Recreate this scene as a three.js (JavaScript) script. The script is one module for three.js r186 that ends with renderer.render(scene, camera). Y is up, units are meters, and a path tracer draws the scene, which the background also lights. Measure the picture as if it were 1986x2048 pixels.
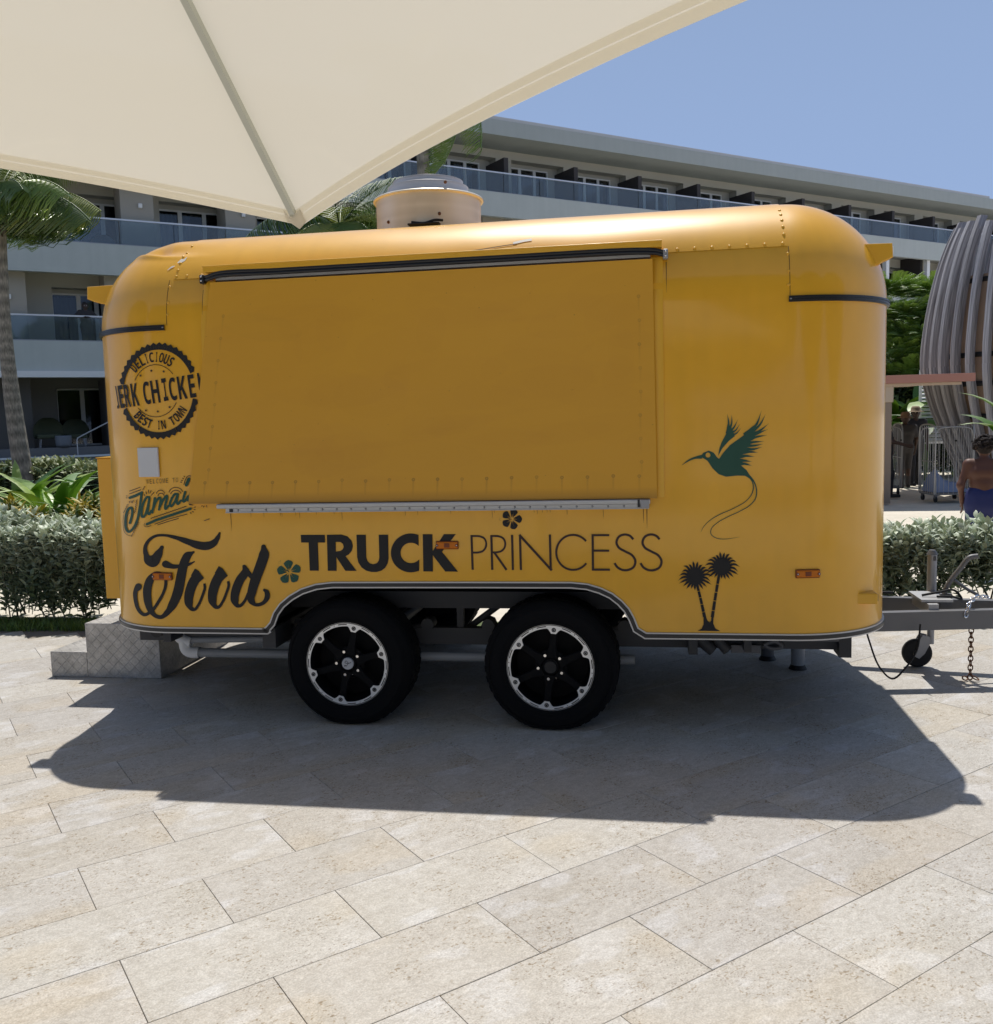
import * as THREE from 'three';
import { RoundedBoxGeometry } from 'three/addons/geometries/RoundedBoxGeometry.js';
import { mergeGeometries, mergeVertices } from 'three/addons/utils/BufferGeometryUtils.js';
import { FontLoader } from 'three/addons/loaders/FontLoader.js';

// ------------------------------------------------------------------ camera, sky, sun, exposure
const scene = new THREE.Scene();
const camera = new THREE.PerspectiveCamera(57.89, 993 / 1024, 0.05, 600);
camera.position.set(0, 1.7317, 4.95);
camera.up.set(0.00988, 0.9947, -0.10264);
camera.lookAt(camera.position.x - 0.16432, camera.position.y - 0.09963, camera.position.z - 0.98136);
const SUN = new THREE.Vector3(-0.06, 1, -0.41).normalize();          // behind the trailer and high
const renderer = new THREE.WebGLRenderer({ antialias: true });
renderer.toneMapping = THREE.LinearToneMapping;
renderer.toneMappingExposure = 1.07;
renderer.shadowMap.enabled = true;
{
  const W = 512, H = 256, d = new Float32Array(W * H * 4);
  const v = new THREE.Vector3();
  for (let j = 0; j < H; j++) for (let i = 0; i < W; i++) {
    const el = ((j + 0.5) / H - 0.5) * Math.PI, az = ((i + 0.5) / W - 0.5) * 2 * Math.PI;
    v.set(Math.cos(el) * Math.cos(az), Math.sin(el), Math.cos(el) * Math.sin(az));
    const h = Math.max(0, v.y), t = Math.pow(h, 1.9), c = Math.max(0, v.dot(SUN));
    const glow = 0.9 * Math.pow(c, 60) + 0.14 * Math.pow(c, 9);
    let r = 0.300 + (0.055 - 0.300) * t, g = 0.420 + (0.085 - 0.420) * t, b = 0.670 + (0.15 - 0.670) * t;
    r += glow; g += glow; b += glow * 0.95;
    if (v.y < 0) { r = 0.26; g = 0.25; b = 0.23; }
    d.set([r, g, b, 1], (j * W + i) * 4);
  }
  const sky = new THREE.DataTexture(d, W, H, THREE.RGBAFormat, THREE.FloatType);
  sky.mapping = THREE.EquirectangularReflectionMapping; sky.magFilter = sky.minFilter = THREE.LinearFilter; sky.needsUpdate = true;
  scene.background = sky; scene.environment = sky;
}
const sun = new THREE.DirectionalLight(new THREE.Color(1, 0.96, 0.90), 4.0);
sun.position.copy(SUN).multiplyScalar(60).add(new THREE.Vector3(-2, 0, -8)); sun.target.position.set(-2, 0, -8);
sun.castShadow = true; sun.shadow.mapSize.set(4096, 4096);
Object.assign(sun.shadow.camera, { left: -60, right: 60, top: 60, bottom: -60, near: 1, far: 150 });
scene.add(sun, sun.target);

// ------------------------------------------------------------------ helpers
function rng(a) { return () => { a = (a + 0x6d2b79f5) | 0; let t = Math.imul(a ^ (a >>> 15), 1 | a); t = (t + Math.imul(t ^ (t >>> 7), 61 | t)) ^ t; return ((t ^ (t >>> 14)) >>> 0) / 4294967296; }; }
const V = (x, y, z) => new THREE.Vector3(x, y, z);
const lerp = (a, b, t) => a + (b - a) * t, clamp = (x, a, b) => Math.min(b, Math.max(a, x));
const sstep = (a, b, x) => { const t = clamp((x - a) / (b - a), 0, 1); return t * t * (3 - 2 * t); };
const used = {};
function numbered(n) { used[n] = (used[n] ?? -1) + 1; return used[n] ? `${n}_${String(used[n]).padStart(3, '0')}` : n; }
function clean(g) {
  if (g.index) g = g.toNonIndexed();
  for (const k of Object.keys(g.attributes)) if (!['position', 'normal', 'uv'].includes(k)) g.deleteAttribute(k);
  if (!g.attributes.normal) g.computeVertexNormals();
  if (!g.attributes.uv) g.setAttribute('uv', new THREE.BufferAttribute(new Float32Array(g.attributes.position.count * 2), 2));
  return g;
}
const merge = (list) => (Array.isArray(list) ? (list.length === 1 ? list[0] : mergeGeometries(list.map(clean))) : list);
function mesh(name, g, m, parent = scene) {
  const o = new THREE.Mesh(merge(g), m); o.name = parent === scene ? numbered(name) : name;
  o.castShadow = o.receiveShadow = true; parent.add(o); return o;
}
function thing(name, label, category, pos = [0, 0, 0], turn = 0, group) {
  const o = new THREE.Group(); o.name = numbered(name); o.position.set(...pos); o.rotation.y = turn;
  o.userData = { label, category }; if (group) o.userData.group = group; scene.add(o); return o;
}
function copyOf(o, label, pos, turn) {
  const c = o.clone(); c.name = numbered(o.name.replace(/_\d\d\d$/, '')); c.userData = { ...o.userData, label };
  if (pos) c.position.set(...pos); if (turn !== undefined) c.rotation.y = turn; scene.add(c); return c;
}
function tag(o, label, category, group) { o.userData = { ...o.userData, label, category }; if (group) o.userData.group = group; return o; }
function struct(o) { o.userData.kind = 'structure'; return o; }
const lab = (o, l) => { o.userData.label = l; return o; };
const stuff = (o) => { o.userData.kind = 'stuff'; return o; };
const each = (name, list, m, parent) => list.map((g) => mesh(name, g, m, parent));   // alike pieces, each a part of its own
const box = (w, h, d, x = 0, y = 0, z = 0) => new THREE.BoxGeometry(w, h, d).translate(x, y, z);
const span = (x0, x1, y0, y1, z0, z1) => box(x1 - x0, y1 - y0, z1 - z0, (x0 + x1) / 2, (y0 + y1) / 2, (z0 + z1) / 2);
const rbox = (w, h, d, x, y, z, r = 0.008, s = 2) => new RoundedBoxGeometry(w, h, d, s, Math.min(r, w / 2.05, h / 2.05, d / 2.05)).translate(x, y, z);
const cyl = (r0, r1, h, x, y, z, n = 20) => new THREE.CylinderGeometry(r1, r0, h, n).translate(x, y, z);
const tube = (pts, r, n = 32, k = 8) => new THREE.TubeGeometry(new THREE.CatmullRomCurve3(pts.map((p) => V(...p))), n, r, k);
function rod(a, b, r, k = 8) {
  const p = V(...a), q = V(...b), d = q.clone().sub(p), g = new THREE.CylinderGeometry(r, r, d.length(), k);
  g.applyQuaternion(new THREE.Quaternion().setFromUnitVectors(V(0, 1, 0), d.clone().normalize()));
  return g.translate((p.x + q.x) / 2, (p.y + q.y) / 2, (p.z + q.z) / 2);
}
function beam(a, b, w, h) {                                           // bar of rectangular section, h upright
  const p = V(...a), q = V(...b), d = q.clone().sub(p), g = new THREE.BoxGeometry(d.length(), h, w);
  const m = new THREE.Matrix4(), x = d.clone().normalize(), z = x.clone().cross(V(0, 1, 0)).normalize(), y = z.clone().cross(x);
  g.applyMatrix4(m.makeBasis(x, y, z)); return g.translate((p.x + q.x) / 2, (p.y + q.y) / 2, (p.z + q.z) / 2);
}
const lathe = (pts, n = 48) => new THREE.LatheGeometry(pts.map((p) => new THREE.Vector2(...p)), n);
function geo(pos, idx, uv) {
  const g = new THREE.BufferGeometry(); g.setAttribute('position', new THREE.Float32BufferAttribute(pos, 3));
  if (uv) g.setAttribute('uv', new THREE.Float32BufferAttribute(uv, 2));
  if (idx) g.setIndex(idx); g.computeVertexNormals(); return g;
}
// periodic value noise
function makeNoise(seed, n) {
  const r = rng(seed), t = new Float32Array(n * n); for (let i = 0; i < n * n; i++) t[i] = r();
  return (x, y) => {
    x = ((x % n) + n) % n; y = ((y % n) + n) % n;
    const i = Math.floor(x), j = Math.floor(y); let a = x - i, b = y - j; a = a * a * (3 - 2 * a); b = b * b * (3 - 2 * b);
    const i1 = (i + 1) % n, j1 = (j + 1) % n;
    return (t[j * n + i] * (1 - a) + t[j * n + i1] * a) * (1 - b) + (t[j1 * n + i] * (1 - a) + t[j1 * n + i1] * a) * b;
  };
}
function dataTex(w, h, f, { srgb = true, repeat = [1, 1] } = {}) {
  const d = new Uint8Array(w * h * 4), o = [0, 0, 0];
  for (let j = 0; j < h; j++) for (let i = 0; i < w; i++) {
    f(i / w, j / h, o); const k = (j * w + i) * 4; d[k] = clamp(o[0], 0, 255); d[k + 1] = clamp(o[1], 0, 255); d[k + 2] = clamp(o[2], 0, 255); d[k + 3] = 255;
  }
  const t = new THREE.DataTexture(d, w, h); t.wrapS = t.wrapT = THREE.RepeatWrapping; t.magFilter = THREE.LinearFilter; t.minFilter = THREE.LinearMipmapLinearFilter;
  t.generateMipmaps = true; if (srgb) t.colorSpace = THREE.SRGBColorSpace; t.repeat.set(...repeat); t.needsUpdate = true; return t;
}
const std = (c, roughness = 0.7, o = {}) => new THREE.MeshStandardMaterial({ color: c, roughness, side: THREE.DoubleSide, ...o });
const phy = (c, roughness = 0.5, o = {}) => new THREE.MeshPhysicalMaterial({ color: c, roughness, side: THREE.DoubleSide, ...o });
const L = (r, g, b) => new THREE.Color().setRGB(r, g, b);

// ------------------------------------------------------------------ materials
const n8 = makeNoise(11, 8), n16 = makeNoise(12, 16), n32 = makeNoise(13, 32), n64 = makeNoise(14, 64), n128 = makeNoise(15, 128), n256 = makeNoise(16, 256);
const fbm = (u, v) => 0.4 * n8(u * 8, v * 8) + 0.27 * n16(u * 16, v * 16) + 0.18 * n32(u * 32, v * 32) + 0.15 * n64(u * 64, v * 64);
const paintMap = dataTex(512, 512, (u, v, o) => {                     // sun-faded yellow paint, 2.6 m a repeat
  const a = fbm(u, v) - 0.5, s = n64(u * 64, v * 8) - 0.5, k = 1 + a * 0.05 + s * 0.02, f = n16(u * 16 + 3, v * 16) > 0.83 ? 0.02 : 0;
  o[0] = 236 * k + f * 90; o[1] = 174 * k + a * 3 + f * 90; o[2] = 38 * k + a * 10;
});
const wobble = dataTex(512, 512, (u, v, o) => { const a = 0.8 * n8(u * 8, v * 8) + 0.2 * n16(u * 16, v * 16); o[0] = o[1] = o[2] = a * 255; }, { srgb: false });
for (const t of [paintMap, wobble]) t.repeat.set(1 / 2.6, 1 / 2.6);
const M = {
  paint: phy(0xffffff, 0.42, { specularIntensity: 0.7, map: paintMap, bumpMap: wobble, bumpScale: 0.006, clearcoat: 0.6, clearcoatRoughness: 0.09 }),
  paintPlain: phy(L(0.80, 0.42, 0.02), 0.45, { clearcoat: 0.25, clearcoatRoughness: 0.2 }),
  black: std(L(0.012, 0.011, 0.011), 0.55), vinyl: std(L(0.009, 0.008, 0.008), 0.65), vinylBrown: std(L(0.035, 0.012, 0.006), 0.5), vinylGreen: std(L(0.014, 0.078, 0.05), 0.6),
  rubber: std(L(0.012, 0.012, 0.013), 0.8), tyre: phy(L(0.006, 0.006, 0.0065), 0.9, { specularIntensity: 0.35 }), seal: std(L(0.012, 0.012, 0.014), 0.35),
  alu: std(L(0.50, 0.50, 0.50), 0.45, { metalness: 0.85 }), aluDull: std(L(0.42, 0.42, 0.42), 0.5, { metalness: 0.6 }), chrome: std(L(0.75, 0.75, 0.76), 0.16, { metalness: 1 }),
  ring: std(L(0.78, 0.78, 0.77), 0.34, { metalness: 0.55 }), rim: phy(L(0.003, 0.003, 0.0035), 0.6, { specularIntensity: 0.3 }), steel: std(L(0.12, 0.12, 0.125), 0.55, { metalness: 0.3 }), galv: std(L(0.34, 0.34, 0.35), 0.5, { metalness: 0.6 }), frameSteel: std(L(0.15, 0.15, 0.155), 0.5, { metalness: 0.35 }),
  chassis: std(L(0.045, 0.045, 0.047), 0.6), pvc: std(L(0.30, 0.31, 0.32), 0.45), white: std(L(0.78, 0.78, 0.77), 0.5), rust: std(L(0.13, 0.055, 0.025), 0.85),
  amber: phy(L(0.62, 0.17, 0.008), 0.3, { specularIntensity: 0.5 }), amberDark: std(L(0.20, 0.04, 0.006), 0.5), redLens: phy(L(0.35, 0.02, 0.015), 0.3),
};

// ------------------------------------------------------------------ ground, paving, planting ground
const concrete = dataTex(512, 512, (u, v, o) => { const a = fbm(u, v) - 0.5, g = n256(u * 256, v * 256) - 0.5; o[0] = 214 + a * 34 + g * 12; o[1] = 207 + a * 34 + g * 12; o[2] = 195 + a * 36 + g * 12; });
concrete.repeat.set(1 / 4, 1 / 4);
function sheet(name, x0, x1, z0, z1, y, m) {
  const g = new THREE.PlaneGeometry(x1 - x0, z1 - z0, 1, 1).rotateX(-Math.PI / 2).translate((x0 + x1) / 2, y, (z0 + z1) / 2);
  const p = g.attributes.position, uv = g.attributes.uv; for (let i = 0; i < p.count; i++) uv.setXY(i, p.getX(i), p.getZ(i));
  return struct(mesh(name, g, m));
}
sheet('ground', -260, 260, -330, 60, -0.06, std(0xffffff, 0.9, { map: concrete }));
sheet('walkway', -45, 45, -34, -2.2, -0.03, std(L(0.97, 0.95, 0.9), 0.85, { map: concrete }));
const soil = dataTex(256, 256, (u, v, o) => { const a = fbm(u * 2, v * 2), g = n256(u * 256, v * 256); o[0] = 54 + a * 40 + g * 40; o[1] = 42 + a * 32 + g * 34; o[2] = 30 + a * 24 + g * 26; });
sheet('planting_bed', -22, -4.2, -10.6, -4.75, -0.01, std(0xffffff, 0.95, { map: soil }));

sheet('lawn', -60, -3.0, -34, -10.6, -0.012, std(L(0.055, 0.085, 0.025), 0.95));

const TW = 0.39, TL = 0.7605;                                         // stone slabs laid at about 43 degrees to the trailer
const tO = V(-3.0608, 0, 0.893), tA = V(0.7325, 0, -0.6807), tB = V(0.6807, 0, 0.7325);
{
  const SZ = 2048, base = dataTex(SZ, SZ, (u, v, o) => {              // fossil-bearing limestone, 3.2 m a repeat, grain along u
    const wx = u + 0.012 * (n32(u * 32, v * 32) - 0.5), wy = v + 0.012 * (n32(u * 32 + 9, v * 32 + 4) - 0.5);
    const big = fbm(wx, wy) - 0.5, cloud = n16(wx * 16, wy * 16 * 2) * 0.6 + n32(wx * 32, wy * 64) * 0.4;
    const fine = n256(u * 256 * 2, v * 256 * 4) - 0.5, mid = n128(wx * 128, wy * 256) - 0.5, grit = n256(u * 1024, v * 1024) - 0.5;
    let r = 191 + big * 18 + mid * 14 + fine * 18 + grit * 30, g = 186 + big * 20 + mid * 15 + fine * 19 + grit * 30, b = 178 + big * 25 + mid * 16 + fine * 20 + grit * 30;
    const pale = sstep(0.58, 0.7, cloud); r += pale * 9; g += pale * 11; b += pale * 15;
    const warm = sstep(0.52, 0.75, n8(wx * 8 + 2, wy * 16)); r += warm * 2; g -= warm * 1; b -= warm * 6;
    const pitMask = sstep(0.38, 0.62, n32(wx * 32 + 7, wy * 32)) * (1 - pale * 0.6), pit = n256(u * 512 + 0.5 * fine, v * 768) * 0.6 + n128(wx * 256, wy * 384) * 0.4;
    const p = sstep(0.66, 0.78, pit) * pitMask; r -= p * 34; g -= p * 41; b -= p * 50;
    const q = sstep(0.8, 0.86, n256(u * 512 + 31, v * 768 + 7)) * sstep(0.5, 0.8, n16(u * 16 + 3, v * 16 + 5)); r -= q * 38; g -= q * 42; b -= q * 44;
    o[0] = r; o[1] = g; o[2] = b;
  });
  const bump = dataTex(1024, 1024, (u, v, o) => {
    const pit = n256(u * 512, v * 768) * 0.6 + n128(u * 256, v * 384) * 0.4, a = 0.75 - sstep(0.64, 0.8, pit) * 0.6 + 0.16 * (n256(u * 512, v * 512) - 0.5) + 0.1 * (n32(u * 32, v * 32) - 0.5);
    o[0] = o[1] = o[2] = a * 255;
  }, { srgb: false });
  const rnd = rng(77), tints = [[1, 0.995, 0.985], [0.95, 0.945, 0.94], [0.985, 0.965, 0.935], [0.915, 0.91, 0.915], [1.02, 1.02, 1.01], [0.965, 0.95, 0.925]];
  const mats = tints.map((t) => std(L(0.86 * t[0], 0.86 * t[1], 0.86 * t[2]), 0.62, { map: base, bumpMap: bump, bumpScale: 0.0016 }));
  const gap = 0.0024, ch = 0.0012, th = 0.012;
  const variant = () => {                                             // slab with chamfered arris
    const a = TL / 2 - gap / 2, b = TW / 2 - gap / 2, P = [], ring = (i, y) => { for (const [sx, sz] of [[-1, -1], [1, -1], [1, 1], [-1, 1]]) P.push(sx * (a - i), y, sz * (b - i)); };
    ring(ch, 0); ring(0, -ch); ring(0, -th);
    const I = [0, 2, 1, 0, 3, 2]; for (let r = 0; r < 2; r++) for (let k = 0; k < 4; k++) { const p = r * 4 + k, q = r * 4 + (k + 1) % 4; I.push(p, q, p + 4, q, q + 4, p + 4); }
    const g = geo(P, I).toNonIndexed(); g.computeVertexNormals();
    const ou = rnd(), ov = rnd(), s = rnd() < 0.5 ? -1 : 1, p = g.attributes.position, uv = new Float32Array(p.count * 2);
    for (let i = 0; i < p.count; i++) { uv[i * 2] = ou + s * p.getX(i) / 3.2; uv[i * 2 + 1] = ov + s * p.getZ(i) / 3.2; }
    g.setAttribute('uv', new THREE.BufferAttribute(uv, 2)); return g;
  };
  const geos = Array.from({ length: 40 }, variant);
  const paving = new THREE.Group(); paving.name = 'paving'; struct(paving); scene.add(paving);
  const yaw = Math.atan2(-tA.z, tA.x), list = [];
  const bedEdge = (x) => -2.30 - 0.065 * (x + 4);
  for (let v = -22; v < 24; v++) for (let u = -14; u < 20; u++) {
    const cu = u + 0.5 + (v & 1 ? 0 : 0.5), c = tO.clone().addScaledVector(tA, cu * TL).addScaledVector(tB, (v + 0.5) * TW);
    if (c.z > 6.6 || c.x < -11 || c.x > 8 || c.z < bedEdge(c.x) + 0.08) continue;
    const d = Math.hypot(c.x, c.z - 4.95), side = Math.abs(c.x * Math.cos(0.166) + (c.z - 4.95) * -0.165) / Math.max(0.2, 4.95 - c.z);
    list.push({ c, key: c.z < 2.9 && side < 0.66 ? d : 1000 + d, i: Math.floor(rnd() * geos.length), m: Math.floor(rnd() * mats.length) });
  }
  list.sort((p, q) => p.key - q.key);
  const rest = [];
  list.forEach((t, n) => {
    const dy = -0.0012 * ((n * 7919) % 13) / 13;
    if (n < 300) { const o = mesh('slab', geos[t.i], mats[t.m], paving); o.rotation.y = yaw; o.position.set(t.c.x, dy, t.c.z); } else rest.push(geos[t.i].clone().rotateY(yaw).translate(t.c.x, dy, t.c.z));
  });
  if (rest.length) stuff(mesh('slab', rest, mats[0], paving));
  mesh('mortar_bed', new THREE.PlaneGeometry(19, 9).rotateX(-Math.PI / 2).translate(-1.5, -0.008, 2.1), std(L(0.22, 0.19, 0.16), 0.95), paving);
}

// ------------------------------------------------------------------ the food trailer
const XL = -2.78, XR = 0.72, RC = 0.57, WD = 2.4, YB = 0.552, Y1 = 2.31, RR = 0.56, HT = Y1 + RR;
const FL = XR - XL, EL = WD - 2 * RC, QA = RC * Math.PI / 2, PER = 2 * FL + 2 * EL + 4 * QA;
function plan(s, inset = 0) {                                         // walk round the rounded-rectangle plan; s runs along the near side from XL to XR
  let u = (((s - XL) % PER) + PER) % PER; const R = RC - inset;
  const segs = [[FL], [QA, XR, -RC, 90], [EL], [QA, XR, -(WD - RC), 0], [FL], [QA, XL, -(WD - RC), -90], [EL], [QA, XL, -RC, 180]];
  let k = 0; while (k < 7 && u > segs[k][0]) { u -= segs[k][0]; k++; }
  if (k === 0) return [XL + u, -inset, 0, 1];
  if (k === 2) return [XR + RC - inset, -RC - u, 1, 0];
  if (k === 4) return [XR - u, -WD + inset, 0, -1];
  if (k === 6) return [XL - RC + inset, -(WD - RC) + u, -1, 0];
  const [, cx, cz, a0] = segs[k], a = (a0 - (u / QA) * 90) * Math.PI / 180;
  return [cx + R * Math.cos(a), cz + R * Math.sin(a), Math.cos(a), Math.sin(a)];
}
const dentC = [XL - 0.3, Y1 + 0.4];
function dent(s, y, phi) {                                            // the crumpled shoulder at the rear top corner
  let u = s; if (u > XL + PER / 2) u -= PER;
  const a = (u - (XL - 0.14)) / 0.23, b = (phi - 1.03 + 0.08 * a) / 0.13, c = (u - (XL - 0.20)) / 0.27, e = (phi - 0.875 + 0.05 * c) / 0.05, f = (u - (XL - 0.36)) / 0.16, g = (phi - 1.0) / 0.1;
  return -0.042 * Math.exp(-(a * a + b * b)) + 0.02 * Math.exp(-(c * c + e * e)) - 0.014 * Math.exp(-(f * f + g * g));
}
function surf(s, y, off = 0) {
  if (y <= Y1) { const [x, z, nx, nz] = plan(s); return [x + nx * off, y, z + nz * off]; }
  const phi = Math.asin(clamp((y - Y1) / RR, 0, 1)); return cap(s, phi, off);
}
function cap(s, phi, off = 0) {
  const [x, z, nx, nz] = plan(s, Math.min(RC - 0.004, RR * (1 - Math.cos(phi)))), d = off + dent(s, 0, phi);
  return [x + nx * d * Math.cos(phi), Y1 + RR * Math.sin(phi) + d * Math.sin(phi), z + nz * d * Math.cos(phi)];
}
const trailer = thing('food_trailer', 'yellow rounded food trailer with closed serving hatch and black lettering, parked on the paving', 'food trailer');
// arch outline in (x, y) of the near side, left foot to right foot
const ARCH = [[-2.172, YB], [-2.166, 0.60], [-2.14, 0.66], [-2.1, 0.712], [-2.04, 0.76], [-1.969, 0.800], [-1.88, 0.829], [-1.78, 0.841], [-1.3, 0.843], [-0.9, 0.844], [-0.43, 0.844], [-0.34, 0.835], [-0.267, 0.812], [-0.206, 0.782], [-0.156, 0.741], [-0.12, 0.70], [-0.093, 0.65], [-0.07, 0.59], [-0.055, YB]];
{
  const parts = [];
  for (const rear of [false, true]) {                                 // flat sides with the wheel arch cut out
    const sh = new THREE.Shape(); sh.moveTo(XL, YB); ARCH.forEach((p) => sh.lineTo(...p)); sh.lineTo(XR, YB); sh.lineTo(XR, Y1); sh.lineTo(XL, Y1);
    const g = new THREE.ShapeGeometry(sh), p = g.attributes.position, uv = g.attributes.uv;
    for (let i = 0; i < p.count; i++) { uv.setXY(i, p.getX(i) + (rear ? 5 : 0), p.getY(i)); p.setZ(i, rear ? -WD : 0); }
    if (rear) { const n = g.attributes.normal; for (let i = 0; i < n.count; i++) n.setXYZ(i, 0, 0, -1); }
    parts.push(g);
  }
  const grid = (ss, ys, f, nf) => {
    const P = [], U = [], I = [], N = [], w = ss.length;
    ys.forEach((y) => ss.forEach((s) => { P.push(...f(s, y)); U.push(s, nf ? Y1 + y * RR : y); N.push(...(nf ? nf(s, y) : (() => { const q = plan(s); return [q[2], 0, q[3]]; })())); }));
    for (let j = 0; j < ys.length - 1; j++) for (let i = 0; i < w - 1; i++) { const a = j * w + i; I.push(a, a + 1, a + w, a + 1, a + w + 1, a + w); }
    const g = geo(P, I, U); g.setAttribute('normal', new THREE.Float32BufferAttribute(N, 3)); return g;
  };
  const lin = (a, b, n) => Array.from({ length: n + 1 }, (_, i) => a + (b - a) * i / n);
  const endR = [...lin(XR, XR + QA, 24), ...lin(XR + QA, XR + QA + EL, 8).slice(1), ...lin(XR + QA + EL, XR + 2 * QA + EL, 16).slice(1)];
  const s4 = XR + 2 * QA + EL + FL, endL = [...lin(s4, s4 + QA, 16), ...lin(s4 + QA, s4 + QA + EL, 8).slice(1), ...lin(s4 + QA + EL, s4 + 2 * QA + EL - 1e-6, 28).slice(1)];
  for (const e of [endR, endL]) parts.push(grid(e, [YB, 1.1, 1.7, Y1], (s, y) => surf(s, y)));
  const all = [...lin(XL, XR, 24), ...endR.slice(1), ...lin(endR.at(-1), s4, 8).slice(1, -1), ...endL.slice(0, -28), ...lin(s4 + QA + EL, s4 + 2 * QA + EL - 1e-6, 70)];
  const nf = (s, ph) => {
    const e = 0.004, A = cap(s + e, ph), B = cap(s - e, ph), C = cap(s, Math.min(1.5, ph + e)), D = cap(s, Math.max(0, ph - e));
    const n = V(A[0] - B[0], A[1] - B[1], A[2] - B[2]).cross(V(C[0] - D[0], C[1] - D[1], C[2] - D[2])); const q = plan(s);
    if (n.lengthSq() < 1e-14 || ph > 1.45) return [q[2] * Math.cos(ph), Math.sin(ph), q[3] * Math.cos(ph)];
    n.normalize(); if (n.x * q[2] * Math.cos(ph) + n.y * Math.sin(ph) + n.z * q[3] * Math.cos(ph) < 0) n.negate(); return [n.x, n.y, n.z];
  };
  parts.push(grid(all, lin(0, Math.PI / 2, 72), (s, ph) => cap(s, ph), nf));
  parts.push(new THREE.PlaneGeometry(FL + 0.02, WD - 2 * RR + 0.02).rotateX(-Math.PI / 2).translate((XL + XR) / 2, HT, -WD / 2));
  mesh('body', parts, M.paint, trailer);
  // roof sheet lapped over the shoulders, edged by rivets
  const rs = lin(-2.668, 0.701, 30), rp = lin(0.482, 1.53, 18), o1 = 0.004;
  const rg = grid(rs, rp, (s, ph) => { const q = cap(s, ph, o1); return q; }, nf);
  const lipS = grid(rs, [0, 1], (s, t) => cap(s, 0.482, t * o1)), lipE = [-2.668, 0.701].map((s) => { const P = [], I = []; rp.forEach((ph, i) => { P.push(...cap(s, ph, 0), ...cap(s, ph, o1)); if (i) { const k = i * 2; I.push(k - 2, k - 1, k, k - 1, k + 1, k); } }); return geo(P, I); });
  mesh('roof_sheet', [rg, lipS, ...lipE], M.paint, trailer);
  const riv = [], dome = new THREE.SphereGeometry(0.0085, 10, 8).scale(1, 0.7, 1);
  const rivet = (p, n) => riv.push(dome.clone().applyQuaternion(new THREE.Quaternion().setFromUnitVectors(V(0, 1, 0), V(...n).normalize())).translate(...p));
  for (let x = 0.15; x < 0.7; x += 0.088) rivet(surf(x, 2.585, 0.004), nf(x, 0.5));
  for (const x of [-2.655, -2.59, -2.5]) rivet(surf(x, 2.588, 0.004), nf(x, 0.5));
  for (const ph of [0.62, 0.72, 0.82, 0.92, 1.02]) rivet(cap(0.688, ph, 0.004), nf(0.688, ph));
  for (const ph of [0.6, 0.7, 0.8, 0.9, 1.05]) rivet(cap(-2.655, ph, 0.004), nf(-2.655, ph));
  for (const y of [2.53, 2.44, 2.37]) { rivet(surf(0.7, y), nf(0.7, 0.2)); rivet(surf(-2.685, y), nf(-2.685, 0.2)); }
  stuff(mesh('rivet', riv, M.paintPlain, trailer));
  // seams below the roof sheet
  const seam = (x) => { const P = [], I = []; lin(Y1, 2.57, 8).forEach((y, i) => { P.push(...surf(x - 0.0018, y, 0.0012), ...surf(x + 0.0018, y, 0.0012)); if (i) { const k = i * 2; I.push(k - 2, k - 1, k, k - 1, k + 1, k); } }); return geo(P, I); };
  each('panel_seam', [seam(0.706), seam(-2.692)], std(L(0.2, 0.095, 0.012), 0.7), trailer);
  // closed underside and wheel housing
  const hull = std(L(0.02, 0.02, 0.021), 0.85);
  mesh('underfloor', [span(XL - 0.1, -2.18, YB + 0.01, YB + 0.04, -WD + 0.05, -0.03), span(-0.04, XR + 0.1, YB + 0.01, YB + 0.04, -WD + 0.05, -0.03), span(XL - 0.5, XL - 0.1, YB + 0.01, YB + 0.04, -WD + 0.4, -0.4), span(XR + 0.1, XR + 0.5, YB + 0.01, YB + 0.04, -WD + 0.4, -0.4), span(-2.2, -0.03, 0.86, 0.88, -WD + 0.02, -0.02),
    span(-2.2, -2.18, YB, 0.87, -WD + 0.02, -0.02), span(-0.05, -0.03, YB, 0.87, -WD + 0.02, -0.02), span(-2.17, -0.06, 0.62, 0.855, -WD / 2 - 0.62, -0.5)], hull, trailer);
}
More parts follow.
